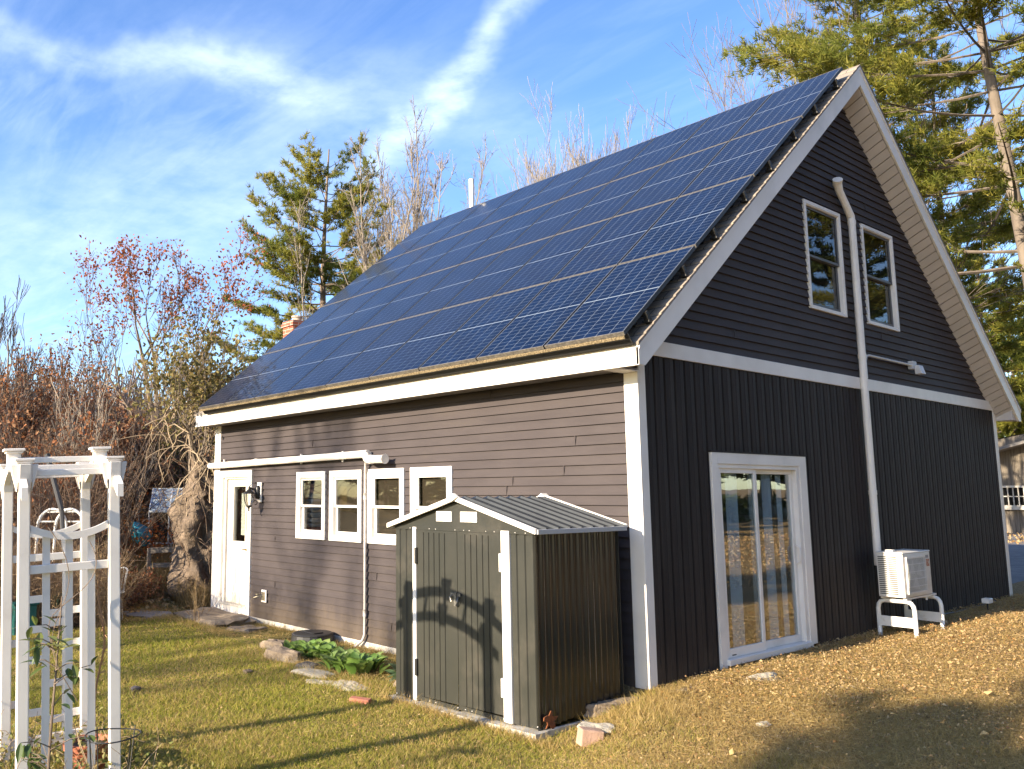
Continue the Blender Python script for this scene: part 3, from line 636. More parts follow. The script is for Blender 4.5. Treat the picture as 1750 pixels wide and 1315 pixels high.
g = G(); g.box(-1.735, -1.685, SY0-.022, SY0+.005, zb(-1.7)+.01, SZE-.005); obj('door_post', g, MTRIM, shed, bevel=.004); g = G(); g.box(-.495, -.395, SY0-.022, SY0+.005, zb(-.45)+.01, SZE-.005); obj('door_post', g, MTRIM, shed, bevel=.004)
for x0, x1, hx in ((-1.682, -1.088, -1.682), (-1.082, -.498, -.498)):
    g = G(); prof = [(x0, 0), (x0+.10, 0)]; s = x0+.10
    for k in range(5): prof += [(s+.004, -.009), (s+.010, -.009), (s+.014, 0), (s+.078, 0)]; s += .078
    prof.append((x1, 0)); mp2 = lambda s, o, z: (s, SY0-.010-o, z)
    sheet(g, prof, mp2, lambda s: zb(s)+.06, lambda s: SZE-.055)
    g.box(x0, x1, SY0-.011, SY0, zb(x0)+.02, zb(x0)+.06); g.box(x0, x1, SY0-.011, SY0, SZE-.055, SZE-.032)
    d_ = obj('shed_door', g, MSH, shed)
    for z in (.62, -.45):
        g = G(); g.box(hx-.016, hx+.016, SY0-.032, SY0-.012, z-.08, z+.08); obj('hinge', g, MTRIM if x0 > -1.2 else MBLACK, d_, bevel=.003)
g = G(); z = .29; g.box(-1.17, -1.03, SY0-.030, SY0-.012, z-.015, z+.015); g.box(-1.10, -1.07, SY0-.045, SY0-.012, z-.10, z+.02); g.tube([(-1.14, SY0-.03, z), (-1.14, SY0-.06, z-.02), (-1.12, SY0-.06, z-.06)], .006, 6); g.tube([(-1.06, SY0-.03, z-.02), (-1.05, SY0-.05, z-.06), (-1.07, SY0-.05, z-.09), (-1.09, SY0-.03, z-.06)], .006, 6)
obj('latch', g, mat('galvanised', (.30, .29, .26), (.16, .15, .14), .4, 40, metallic=.7), shed)
g = G(); rs = random.Random(3)
for k in range(20):
    x = SX0+.04+k*.099+rs.uniform(-.012, .012); zq = zb(x)+.035
    if rs.random() < .6: g.box(x-.0035, x+.0035, SY0-.018, SY0-.011, zq-.0035, zq+.0035)
    x += rs.uniform(-.02, .02)
    if rs.random() < .6: g.box(x-.0032, x+.0032, SY0-.018, SY0-.0125, SZE-.020, SZE-.0135)
obj('screw', g, MTRIM, shed); shed.children[-1]['kind'] = 'stuff'
# roof sheets with standing ribs
for sg in (-1, 1):
    g = G(); xe = SXM+sg*(SX1-SXM+.075); ze = .912; prof = []; s = SY0-.055
    while s < SY1+.02: prof += [(s, 0), (s+.115, 0), (s+.123, .022), (s+.147, .022), (s+.155, 0)]; s += .155
    for (a, oa), (b_, ob) in zip(prof, prof[1:]):
        if b_-a < 1e-5: continue
        g.quad((xe, a, ze+oa), (xe, b_, ze+ob), (SXM, b_, SZR+ob+.0), (SXM, a, SZR+oa+.0))
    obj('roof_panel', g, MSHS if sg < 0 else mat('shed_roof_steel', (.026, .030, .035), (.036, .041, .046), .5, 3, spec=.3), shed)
    g = G(); y = SY0-.075; g.prism([(xe, y, ze-.03), (xe, y, ze+.018), (SXM, y, SZR+.026), (SXM, y, SZR-.022)][::sg], (0, .03, 0)); obj('rake_trim', g, MTRIM, shed, bevel=.004)
    g = G(); y = SY1+.03; g.prism([(xe, y, ze-.0), (xe, y, ze+.028), (SXM, y, SZR+.036), (SXM, y, SZR-.002)][::sg], (0, .03, 0)); obj('rake_trim', g, MTRIM, shed, bevel=.004)
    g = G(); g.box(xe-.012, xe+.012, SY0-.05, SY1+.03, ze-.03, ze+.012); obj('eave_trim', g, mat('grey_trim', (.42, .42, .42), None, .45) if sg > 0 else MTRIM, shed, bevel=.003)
g = G(); g.prism([(SXM-.07, SY0-.10, SZR+.010), (SXM, SY0-.10, SZR+.050), (SXM+.07, SY0-.10, SZR+.010), (SXM, SY0-.10, SZR-.03)][::-1], (0, .05, 0)); g.prism([(SXM-.05, SY1+.0, SZR+.01), (SXM, SY1+.0, SZR+.048), (SXM+.05, SY1+.0, SZR+.01)][::-1], (0, .09, 0)); obj('ridge_cap', g, MTRIM, shed, bevel=.006)
g = G(); g.prism([(SX0-.07, SY0-.10, -.84), (SX1+.05, SY0-.10, -.79), (SX1+.05, SY0-.10, -.735), (SX0-.07, SY0-.10, -.785)], (0, .16, 0)); g.box(SX1-.01, SX1+.03, SY0, SY1, -.80, -.735)
obj('base_rail', g, mat('galvanised_base', (.55, .53, .48), (.38, .36, .32), .55, 6, .2, 30, metallic=.2, dirt=(.3, .24, .16), dscale=5), shed, bevel=.004)
g = G(); a_ = np.linspace(0, 2*math.pi, 12)[:-1]
rs2 = np.random.RandomState(2); poly = [(SX1+.014+.001, -1.28+.055*(1+.45*math.sin(5*q))*math.cos(q)*1.2, -.665+.06*(1+.4*math.sin(5*q+1))*math.sin(q)) for q in np.linspace(0, 6.28, 22)[:-1]]
g.prism(poly, (.008, 0, 0)); obj('rust_patch', g, mat('rust', (.22, .07, .02), (.12, .04, .015), .9, 30), shed)

# ------------------------------------------------------------------ heat pump on its stand
MHP = mat('ivory_enamel', (.66, .64, .60), (.60, .58, .54), .38, 2, dirt=(.5, .46, .4), dscale=3)
hp = thing('heat_pump', 'cream outdoor heat pump unit with grey fan grille on a tubular stand', 'heat pump', (.35, 4.92, -.05))
hx0, hx1, hy0, hy1, hz0, hz1 = .19, .50, 4.50, 5.33, -.048, .49
g = G(); g.box(hx0, hx1, hy0, hy1, hz0, hz1-.012); g.box(hx0-.006, hx1+.006, hy0-.006, hy1+.006, hz1-.012, hz1+.008); obj('casing', g, MHP, hp, bevel=.012)
g = G()
for k in range(20):
    z = hz0+.035+k*.0235
    for a, b_ in ((hx0+.02, hx0+.125), (hx0+.14, hx0+.235)): g.box(a, b_, hy0-.004, hy0-.001, z, z+.011)
obj('louvre', g, mat('louvre_shadow', (.03, .03, .03), None, .7), hp)
g = G(); fy0, fy1, fz0, fz1 = hy0+.06, hy1-.20, hz0+.04, hz1-.05
g.box(hx1+.001, hx1+.004, fy0+.02, fy1-.01, fz0+.02, fz1-.02); obj('fan_recess', g, mat('fan_dark', (.13, .13, .12), (.2, .2, .19), .5, 8), hp)
g = G(); c = (hx1+.012, (fy0+fy1)/2-.0, (fz0+fz1)/2)
for k in range(3):
    a = k*2.094+.4; pts = []
    for r_, w_ in ((.03, .3), (.20, .55)):
        for s_ in (-1, 1): pts.append((c[0]-.004+s_*.004, c[1]+r_*math.cos(a+s_*w_), c[2]+r_*math.sin(a+s_*w_)))
    g.quad(pts[0], pts[1], pts[3], pts[2])
obj('fan', g, mat('fan_grey', (.34, .34, .33), None, .4), hp)
g = G(); ring(g, MGW, fy0, fy1, fz0, fz1, .022, .022, .022, hx1+.001, hx1+.022)
for k in range(4): z = fz0+(k+1)*(fz1-fz0)/5; g.tube([(hx1+.024, fy0+.01, z), (hx1+.032, (fy0+fy1)/2, z), (hx1+.024, fy1-.01, z)], .0035, 5)
for k in range(34): y = fy0+.022+k*(fy1-fy0-.03)/34; g.tube([(hx1+.020, y, fz0+.01), (hx1+.028, y, (fz0+fz1)/2), (hx1+.020, y, fz1-.01)], .0018, 4)
obj('fan_grille', g, MHP, hp)
g = G(); g.box(hx1+.002, hx1+.004, hy1-.135, hy1-.04, hz1-.19, hz1-.10); obj('rating_label', g, mat('label_red', (.38, .14, .08), (.5, .4, .32), .5, 30, thr=(.5, .6)), hp)
g = G()
for k in range(3): g.box(hx1+.002, hx1+.004, hy1-.15+k*.032, hy1-.128+k*.032, hz1-.085, hz1-.05)
obj('maker_badge', g, mat('badge_grey', (.22, .22, .23), None, .5), hp)
g = G(); g.box(hx0+.10, hx0+.19, hy0+.03, hy0+.10, hz1+.008, hz1+.035); obj('lifting_lug', g, MHP, hp, bevel=.004)
st = thing('heat_pump_stand', 'white tubular steel stand carrying the heat pump beside the gable wall', 'stand', (.33, 4.97, -.57))
MST = mat('white_enamel', (.74, .73, .70), (.66, .65, .62), .35, 5, dirt=(.5, .42, .33), dscale=7)
for y in (4.60, 5.42):
    P_ = [(.13, y, -.62), (.13, y, -.20), (.14, y, -.15), (.165, y, -.115), (.21, y, -.10), (.47, y, -.10), (.515, y, -.115), (.54, y, -.15), (.55, y, -.20), (.55, y, -.66)]
    g = G(); g.tube(P_, .026, 12); obj('bent_leg', g, MST, st, smooth=True)
    g = G(); g.box(.12, .56, y-.032, y-.027, -.40, -.29); g.box(.12, .56, y-.032, y-.018, -.405, -.40); g.box(.12, .56, y-.032, y-.018, -.29, -.285); obj('crosspiece', g, MST, st)
g = G()
for x in (.21, .47): g.box(x-.02, x+.02, 4.55, 5.47, -.074, -.054); [g.tube([(x, y, -.05), (x, y, -.12)], .012, 6) for y in (4.60, 5.42, 4.70, 5.20)]
obj('rail', g, MST, st)
g = G(); g.box(-.0, .66, 4.45, 5.75, -.66, -.575); tag(obj('paving_slab', g, mat('slab_concrete', (.22, .2, .17), (.3, .27, .23), .9, 8, .5, 40), bevel=.01, origin=(.33, 5.1, -.6)), 'flat concrete pad under the heat pump stand', 'slab')
g = G(); g.prism([(.42, 5.62, -.52), (.72, 5.72, -.52), (.70, 6.0, -.52), (.40, 5.95, -.52)], (0, 0, .02)); tag(obj('flat_stone', g, mat('pale_stone', (.6, .58, .55), None, .8), bevel=.005, origin=(.56, 5.8, -.5)), 'pale flat stone lying beside the right leg of the stand', 'stone')
gl_ = thing('ground_light', 'small white topped stake light in the leaves by the gable wall', 'garden light', (.34, 7.7, -.5))
g = G(); g.tube([(.34, 7.7, -.55), (.34, 7.7, -.37)], .012, 6); obj('stake', g, MBLACK, gl_)
g = G(); g.box(.29, .39, 7.62, 7.78, -.37, -.30); obj('lamp_head', g, MVINYL, gl_, bevel=.01)
g = G(); pts = []
for k in range(60): y = 5.5+k*.055; pts.append((.10+.03*math.sin(y*3), y, gz(.1, y)+.035+.02*math.sin(y*2.1+1)))
g.tube(pts, .011, 6); tag(obj('cable', g, MBLACK, smooth=True, origin=(.1, 7, -.5)), 'thin black cable lying along the foot of the gable wall', 'cable')

# ------------------------------------------------------------------ arbor
AO = (-.965, -5.255, -.85); AR = R(-9.45)
ar = thing('garden_arbor', 'white vinyl garden arbor with capped posts and lattice side panels', 'arbor', AO, AR); ar.rotation_euler = (R(2.6), 0, AR)
pw = .071; H = 2.16; SP_ = 1.156; DP = .57
def capped(g, x, y, h):
    g.box(x-.052, x+.052, y-.052, y+.052, h, h+.012); g.lathe([(.065, h+.012), (.072, h+.03), (.072, h+.035)], (x, y, 0), 4)
for x in (0, -SP_):
    for y in (0, DP):
        g = G(); g.box(x-pw/2, x+pw/2, y-pw/2, y+pw/2, -.12, H); p_ = obj('post', g, MVINYL, ar, bevel=.006)
        g = G(); g.box(x-.053, x+.053, y-.053, y+.053, H+.125, H+.14); g.box(x-.063, x+.063, y-.063, y+.063, H+.141, H+.158); g.box(x-.045, x+.045, y-.045, y+.045, H, H+.125)
        for s in (-1, 1): g.prism([(x+s*.0455, y-.035, H-.06), (x+s*.0455, y-.035, H+.12), (x+s*.085, y-.035, H+.12), (x+s*.075, y-.035, H+.06)], (0, .07, 0)); g.prism([(x-.035, y+s*.0455, H-.06), (x-.035, y+s*.0455, H+.12), (x-.035, y+s*.085, H+.12), (x-.035, y+s*.075, H+.06)], (.07, 0, 0))
        obj('cap', g, MVINYL, p_, bevel=.004)
for y in (-.012, DP+.012):                                          # shallow arches from side to side
    g = G(); n = 16; a = np.linspace(-.17, SP_+.17, n); zc_ = H+.01+.13*(1-((a-SP_/2)/(SP_/2))**2)
    for k in range(n-1):
        g.prism([(-a[k], y-.02, zc_[k]-.04), (-a[k], y-.02, zc_[k]+.045), (-a[k+1], y-.02, zc_[k+1]+.045), (-a[k+1], y-.02, zc_[k+1]-.04)][::-1], (0, .04, 0))
    obj('arch', g, MVINYL, ar)
    g = G(); x = -SP_/2; z = H+.14; g.box(x-.045, x+.045, y-.045, y+.045, z-.06, z+.09); g.box(x-.075, x+.075, y-.07, y+.07, z+.091, z+.11); g.box(x-.06, x+.06, y-.056, y+.056, z+.075, z+.0905); obj('keystone', g, MVINYL, ar, bevel=.004)
for x, z in ((-.02, H+.06), (-.30, H+.10), (-SP_/2, H+.165), (-.86, H+.10), (-SP_+.02, H+.06)):
    g = G(); g.box(x-.016, x+.016, .01, DP-.01, z-.021, z+.021); obj('rung', g, MVINYL, ar, bevel=.004)
for x, zc_, zm in ((0, 1.88, 1.59), (-SP_, 1.84, 1.585)):
    g = G(); n = 14; a = np.linspace(.039, DP-.039, n); q = (a-DP/2)/(DP/2); zz_2 = zc_-.085*(1-q*q)
    for k in range(n-1): g.prism([(x-.02, a[k], zz_2[k]-.024), (x-.02, a[k], zz_2[k]+.024), (x-.02, a[k+1], zz_2[k+1]+.024), (x-.02, a[k+1], zz_2[k+1]-.024)], (.04, 0, 0))
    obj('curved_rail', g, MVINYL, ar)
    g = G(); g.box(x-.018, x+.018, .039, DP-.039, zm-.027, zm+.027); obj('cross_rail', g, MVINYL, ar, bevel=.003); g = G(); g.box(x-.018, x+.018, .039, DP-.039, .17, .25); obj('cross_rail', g, MVINYL, ar, bevel=.003)
    for k in (1, 2, 3):
        y = DP*k/4; q = (y-DP/2)/(DP/2); zt = zc_-.085*(1-q*q)-.02
        g = G(); g.box(x-.034, x-.019, y-.024, y+.024, .0, zt) ; obj('slat', g, MVINYL, ar, bevel=.002)
g = G()
rows = {1: (1.267, 1.04, .81, .42), 2: (1.15, 1.076, .62, .35), 3: (1.16, .91, .65, .38), 0: (.95, .5)}
for k, zs_ in rows.items():
    for z in zs_: g = G(); g.box(-SP_-.018, -SP_-.004, DP*k/4+.0, DP*(k+1)/4, z-.027, z+.027); obj('lattice_bar', g, MVINYL, ar)

# ------------------------------------------------------------------ small yard things
MTERR = mat('terracotta', (.36, .12, .06), (.28, .09, .05), .8, 5, .2, 40)
MSTONE = mat('field_stone', (.24, .185, .13), (.13, .10, .075), .9, 6, .9, 14, bdist=.03, dirt=(.28, .25, .20), dscale=5)
MPALE = mat('pale_field_stone', (.46, .41, .32), (.34, .30, .23), .9, 6, .8, 14, bdist=.03)
def rock(name, c, s, m, label, cat, group=None, rz=0.0, seed=0, boxy=.5):
    rs = np.random.RandomState(seed); n1_, n2_ = 11, 16; V = []
    ph = [rs.uniform(0, 6.28) for _ in range(8)]
    for i_ in range(n1_+1):
        th = math.pi*i_/n1_
        for j_ in range(n2_):
            p_ = 2*math.pi*j_/n2_; d = np.array([math.sin(th)*math.cos(p_), math.sin(th)*math.sin(p_), math.cos(th)])
            sq = d/np.max(np.abs(d)); q = d*(1-boxy)+sq*boxy*.8
            q = q*(1+.08*math.sin(3*d[0]*2+ph[0])+.08*math.sin(4*d[1]+ph[1])+.07*math.sin(5*d[2]+ph[2])+.05*math.sin(7*d[0]+6*d[1]+ph[3])) + rs.normal(0, .018, 3)
            V.append(q*np.array(s))
    V = np.array(V); ca_, sa_ = math.cos(rz), math.sin(rz); V = np.stack([V[:, 0]*ca_-V[:, 1]*sa_, V[:, 0]*sa_+V[:, 1]*ca_, V[:, 2]], 1)+np.array(c)
    i_ = np.arange(n1_)[:, None]*n2_; j_ = np.arange(n2_)[None]; F_ = np.stack([i_+j_, i_+n2_+j_, i_+n2_+(j_+1) % n2_, i_+(j_+1) % n2_], -1).reshape(-1, 4)
    g = G(); g.add(V, F_); return tag(obj(name, g, m, smooth=False, bevel=0, origin=(c[0], c[1], c[2]-s[2]*.5)), label, cat, group)
def gzf(x, y): return float(gz(x, y))
rock('border_rock', (-5.15, -.98, -.77), (.22, .12, .12), MSTONE, 'rough grey brown rock edging the bed, nearest the door', 'rock', 'rocks edging the flower bed', .5, 1)
rock('border_rock', (-4.45, -1.30, -.77), (.36, .12, .13), MSTONE, 'long brown rock edging the bed left of the first leafy clump', 'rock', 'rocks edging the flower bed', .15, 2)
rock('border_rock', (-3.80, -1.32, -.80), (.16, .12, .09), mat('dark_rock', (.10, .085, .07), (.16, .14, .11), .9, 9, .8, 20), 'small dark rock in front of the flower bed', 'rock', 'rocks edging the flower bed', .3, 3)
rock('border_rock', (-3.45, -1.45, -.79), (.30, .15, .05), MPALE, 'flat pale stone in front of the larger leafy clump', 'rock', 'rocks edging the flower bed', .1, 4)
rock('border_rock', (-2.72, -1.50, -.795), (.30, .15, .045), MPALE, 'flat pale stone half sunk between the brick and the leafy clump', 'rock', 'rocks edging the flower bed', -.1, 5)
rock('border_rock', (-3.05, -1.62, -.805), (.20, .12, .04), MPALE, 'smallest sunken pale stone of the bed edge', 'rock', 'rocks edging the flower bed', .4, 6)
rock('border_rock', (-2.30, -1.0, -.77), (.16, .13, .10), MSTONE, 'brown rock touching the left wall of the shed', 'rock', 'rocks edging the flower bed', .4, 7)
rock('step_stone', (-8.0, -.42, -.80), (.98, .42, .14), MSTONE, 'large rough grey stone slab forming the step at the entry door', 'stone', None, -.05, 8, .75)
rock('step_stone', (-6.9, -.42, -.84), (.30, .28, .10), MSTONE, 'low dark stone at the right end of the door step', 'stone', None, .3, 18, .6)
rock('path_stone', (-9.4, -1.05, -.79), (.75, .42, .055), mat('grey_slab', (.24, .235, .24), (.17, .16, .16), .9, 5, .6, 20), 'flat grey stone slab lying in the grass left of the door step', 'stone', None, .25, 9, .7)
rock('terrace_stone', (.0, -.43, -.675), (.10, .42, .075), MSTONE, 'long reddish brown edging stone between the shed and the house corner', 'stone', None, -.42, 10, .85)
rock('terrace_stone', (.22, .42, -.60), (.09, .36, .05), mat('mulch_stone', (.14, .11, .09), (.22, .18, .14), .9, 8, .8, 30), 'dark edging stone at the foot of the gable wall by the corner board', 'stone', None, .0, 19, .85)
rock('log_stone', (.52, 1.05, -.545), (.09, .24, .06), MPALE, 'rounded tan stone half buried in leaves left of the sliding door', 'stone', None, -.25, 11, .3)
rock('white_stone', (1.30, -.35, -.575), (.05, .06, .025), MPALE, 'small pale stone lying alone on the lawn right of the corner', 'stone', None, 0, 12, .4)
rock('lawn_stone', (-3.9, -3.35, -.77), (.05, .06, .04), mat('dark_lawn_stone', (.12, .1, .09), None, .9), 'small dark stone lying on the open lawn', 'stone', None, 0, 13, .3)
rock('clod', (-4.0, -2.0, -.775), (.06, .05, .03), mat('clod_brown', (.12, .09, .06), None, .9), 'small brown clod on the lawn below the flower bed', 'stone', None, 0, 14, .3)
g = G(); g.box(-.10, .10, -.05, .05, -.03, .03); o = obj('brick', g, mat('brick_red', (.42, .16, .10), (.33, .12, .08), .85, 9, .4, 60), bevel=.006, origin=(0, 0, 0)); o.location = (-2.05, -1.83, -.775); o.rotation_euler = (0, R(4), R(36)); tag(o, 'red brick lying on the grass left of the shed', 'brick')
g = G(); g.prism([(-.05, -.06, -.09), (.06, -.06, -.09), (.055, -.06, .04), (-.045, -.06, .045)], (0, .19, 0)); o = obj('block', g, mat('rose_block', (.42, .27, .20), (.34, .22, .16), .85, 9, .5, 50), bevel=.01, origin=(0, 0, 0)); o.location = (.41, -1.42, -.645); o.rotation_euler = (R(-9), 0, R(-28)); tag(o, 'pinkish concrete block standing in the grass right of the shed', 'block')
rock('flat_rock', (.36, -1.22, -.655), (.16, .14, .045), MPALE, 'pale flat rock leaning behind the pinkish block', 'rock', None, .6, 15, .5)
# low dark meter box lid
ub = thing('valve_box', 'low black plastic valve box at the foot of the eave wall', 'box', (-5.25, -.30, -.78))
g = G(); g.lathe([(.30, -.82), (.285, -.68), (.29, -.668), (.27, -.655), (0, -.655)], (-5.25, -.32, 0), 18); obj('box_body', g, mat('black_plastic', (.02, .02, .022), (.03, .03, .03), .45, 6), ub)
g = G(); g.box(-5.40, -5.10, -.40, -.24, -.6545, -.64); obj('lid', g, mat('black_lid', (.018, .018, .02), None, .4), ub, bevel=.008)

# terracotta pot, tomato cage, wooden stake
pt = thing('flower_pot', 'terracotta flower pot on the ground inside the arbor', 'pot', (-1.62, -4.62, -.80))
g = G(); g.lathe([(0, -.80), (.11, -.80), (.155, -.62), (.175, -.62), (.18, -.57), (.16, -.57), (.14, -.66), (0, -.66)], (-1.62, -4.62, 0), 22); obj('pot_body', g, MTERR, pt, smooth=False)
g = G(); g.lathe([(0, -.60), (.14, -.605), (.15, -.62)], (-1.62, -4.62, 0), 14); obj('soil', g, mat('potting_soil', (.05, .035, .025), None, .95), pt)
cg = thing('tomato_cage', 'dark wire tomato cage in front of the arbor post', 'plant cage', (-.12, -5.01, -.75))
for r_, z in ((.155, -.16), (.12, -.42)):
    g = G(); a_ = np.linspace(0, 2*math.pi, 33); g.tube(np.stack([-.12+r_*np.cos(a_), -5.01+r_*np.sin(a_), np.full(33, z)+.006*np.sin(a_*2)], 1), .0042, 5, False); obj('ring', g, MBLACK, cg)
for a in (.3, 1.9, 3.4, 5.0): g = G(); g.tube([(-.12+.160*math.cos(a), -5.01+.160*math.sin(a), -.14), (-.12+.07*math.cos(a), -5.01+.07*math.sin(a), -.95)], .0042, 5); obj('wire_leg', g, MBLACK, cg)
g = G(); g.tube([(-6.9, -4.16, -.85), (-6.86, -4.20, .1), (-6.86, -4.19, .65)], [.060, .055, .052], 12); tag(obj('wooden_post', g, mat('peeled_post', (.42, .28, .12), (.30, .19, .08), .8, 12, .4, 30, stretch=(1, 1, .2)), origin=(-6.9, -4.2, -.8)), 'peeled yellow brown wooden post at the left edge of the picture', 'post')

def tubcrate(loc, col, label, sx, sy, sz):
    tb = thing('storage_tub', label, 'tub', loc); x, y, z = loc; g = G()
    g.prism([(x-sx*.44, y-sy*.44, z), (x+sx*.44, y-sy*.44, z), (x+sx*.44, y+sy*.44, z), (x-sx*.44, y+sy*.44, z)], (0, 0, sz)); m = mat('tub_plastic', col, tuple(q*.75 for q in col), .5, 5, .2, 12); obj('tub_body', g, m, tb, bevel=.02)
    g = G(); g.box(x-sx/2, x+sx/2, y-sy/2, y+sy/2, z+sz, z+sz+.04); obj('rim', g, m, tb, bevel=.01)
tubcrate((-8.55, -3.22, -.82), (.012, .12, .11), 'teal plastic tub seen through the left of the arbor', .36, .36, .46)
tubcrate((-8.75, -2.55, -.80), (.01, .05, .028), 'dark green plastic tub seen through the middle of the arbor', .42, .4, .48)

# wrought iron chair and wire plant stand
MWI = mat('white_iron', (.70, .70, .68), (.6, .58, .55), .5, 8)
wc = thing('garden_chair', 'white wire garden chair standing in the weeds behind the arbor', 'chair', (-9.0, -1.75, -.75)); cx, cy, cz = -9.0, -1.75, -.75
g = G(); g.lathe([(0, .43+cz), (.2, .43+cz), (.21, .42+cz), (.2, .41+cz), (0, .41+cz)], (cx, cy, 0), 18); obj('seat', g, MWI, wc)
g = G()
for k in range(7):
    a = -1.1+k*.37+1.2; g.tube([(cx-.19*math.cos(a), cy+.19*math.sin(a), .43+cz), (cx-.23*math.cos(a), cy+.23*math.sin(a), .66+cz+.06*math.sin((k+1)*.39)), (cx-.24*math.cos(a), cy+.24*math.sin(a), .80+cz-.02*abs(k-3))], .007, 5)
a_ = np.linspace(.1, 2.35, 14); g.tube(np.stack([cx-.24*np.cos(a_), cy+.24*np.sin(a_), .80+cz-.02*np.abs(np.linspace(-3, 3, 14))], 1), .009, 6); obj('backrest', g, MWI, wc)
for a in (.8, 2.4, 3.9, 5.5): g = G(); g.tube([(cx+.17*math.cos(a), cy+.17*math.sin(a), .42+cz), (cx+.2*math.cos(a), cy+.2*math.sin(a), cz-.02)], .008, 5); obj('leg', g, MWI, wc)
ps = thing('plant_stand', 'low white wire plant stand left of the wire chair', 'plant stand', (-8.9, -2.12, -.75)); cx, cy, cz = -8.9, -2.15, -.76
g = G(); a_ = np.linspace(0, 2*math.pi, 21)
for r_, z in ((.17, .34), (.16, .24)): g.tube(np.stack([cx+r_*np.cos(a_), cy+r_*np.sin(a_), np.full(21, cz+z)], 1), .007, 5, False)
for k in range(8): a = k*.785; g.tube([(cx+.17*math.cos(a), cy+.17*math.sin(a), cz+.34), (cx+.12*math.cos(a+.3), cy+.12*math.sin(a+.3), cz+.29), (cx+.16*math.cos(a+.4), cy+.16*math.sin(a+.4), cz+.24)], .005, 4)
obj('wire_top', g, MWI, ps)
for a in (.5, 2.6, 4.7): g = G(); g.tube([(cx+.15*math.cos(a), cy+.15*math.sin(a), cz+.24), (cx+.17*math.cos(a), cy+.17*math.sin(a), cz)], .007, 5); obj('leg', g, MWI, ps)

# white hoop trellis far back, leaning dark pole, glass cold frame, blue tarp
ht = thing('hoop_trellis', 'white double hoop trellis in the brush behind the arbor', 'trellis', (-10.6, -2.15, -.2))
def hoop(y0): 
    a = np.linspace(0, math.pi, 20); return a
bx_, by_ = -10.6, -2.2
for k, off_ in enumerate(((0, 0), (.17, .25))):
    a_ = np.linspace(-.15, math.pi+.15, 22); g = G()
    P_ = np.stack([bx_+off_[0]+.24*np.cos(a_)*-.55, by_+off_[1]+.24*np.cos(a_)*-.85-.05, .66+.32*np.sin(a_)], 1); g.tube(P_, .026, 8, True); obj('hoop', g, MWI, ht, smooth=True)
for t_ in (.35, 1.0, 1.57, 2.1, 2.8):
    p0 = (bx_-.24*.55*math.cos(t_), by_-.24*.85*math.cos(t_)-.05, .66+.32*math.sin(t_)); g = G(); g.tube([p0, (p0[0]+.17, p0[1]+.25, p0[2])], .015, 6); obj('crossbar', g, MWI, ht)
for k, off_ in enumerate(((0, 0), (.17, .25))):
    for s in (-1, 1): g = G(); q = s*.24; g.tube([(bx_+off_[0]+q*.55, by_+off_[1]+q*.85-.05, .64), (bx_+off_[0]+q*.55, by_+off_[1]+q*.85-.05, -.7)], .028, 6); obj('leg', g, MWI, ht)
g = G(); g.tube([(-9.85, -2.62, 1.9), (-9.7, -2.38, .98)], .045, 10); g.tube([(-9.7, -2.38, .98), (-9.64, -2.28, -.1)], .04, 8); tag(obj('leaning_pole', g, mat('dark_pole', (.06, .06, .065), None, .6), origin=(-9.64, -2.28, -.2)), 'dark metal pole leaning behind the arbor top', 'pole')

gh = thing('cold_frame', 'small aluminium framed glass cold frame beside the gnarled trunk', 'cold frame', (-14.2, .9, .0)); MAL = mat('aluminium', (.60, .64, .68), None, .4, metallic=.4)
A_ = Vector((-13.5, .70, 0)); ex_ = Vector((.55, .95, 0)).normalized(); ey_ = Vector((-.95, .55, 0)).normalized()
def gp_(a, b_, c): v = A_+ex_*a*.78+ey_*b_*.8; return (v.x, v.y, c*.84)
g = G()
for a in (0, .55, 1.1): 
    for b_, ht_ in ((0, 1.02), (.7, 1.62)): g.beam(gp_(a, b_, -.3), gp_(a, b_, ht_), .03, .03, (1, 0, 0))
    g.beam(gp_(a, 0, 1.02), gp_(a, .7, 1.62), .03, .03)
for b_, h_ in ((0, 1.02), (.7, 1.62), (.35, 1.32), (0, .2)): g.beam(gp_(-.02, b_, h_), gp_(1.12, b_, h_), .032, .032)
obj('frame', g, MAL, gh)
g = G(); g.quad(gp_(0, 0, 1.03), gp_(1.1, 0, 1.03), gp_(1.1, .7, 1.63), gp_(0, .7, 1.63)); obj('roof_pane', g, mat('hazy_glass', (.16, .21, .28), (.22, .27, .33), .55, 3), gh)
g = G(); g.quad(gp_(0, 0, .2), gp_(1.1, 0, .2), gp_(1.1, 0, 1.0), gp_(0, 0, 1.0)); g.quad(gp_(0, 0, -.3), gp_(0, .7, -.3), gp_(0, .7, 1.6), gp_(0, 0, 1.0)); obj('side_pane', g, glassmat('frame_glass', (.6, .65, .7), tr=.8), gh)
rs = np.random.RandomState(8); g = G(); n1_, n2_ = 12, 16; V = []
for i_ in range(n1_+1):
    for j_ in range(n2_):
        q = i_/n1_; a = 2*math.pi*j_/n2_; r_ = .20*math.sin(min(1, q*1.3+.1)*math.pi*.5+.0)*(1-q**3)+.02; r_ *= 1+.22*math.sin(3*a+q*5)+.1*math.sin(7*a+q*9)
        V.append((-12.3+r_*math.cos(a)-.1*q, .12+r_*1.1*math.sin(a)-.18*q*q, .18+.50*q))
i_ = np.arange(n1_)[:, None]*n2_; j_ = np.arange(n2_)[None]; g.add(V, np.stack([i_+j_, i_+(j_+1) % n2_, i_+n2_+(j_+1) % n2_, i_+n2_+j_], -1).reshape(-1, 4))
tag(obj('tarp', g, mat('blue_tarp', (.03, .24, .33), (.02, .14, .2), .45, 5, .3, 10), smooth=True, origin=(-12.3, .1, .1)), 'crumpled bright blue tarp draped in the brush left of the gnarled trunk', 'tarp')
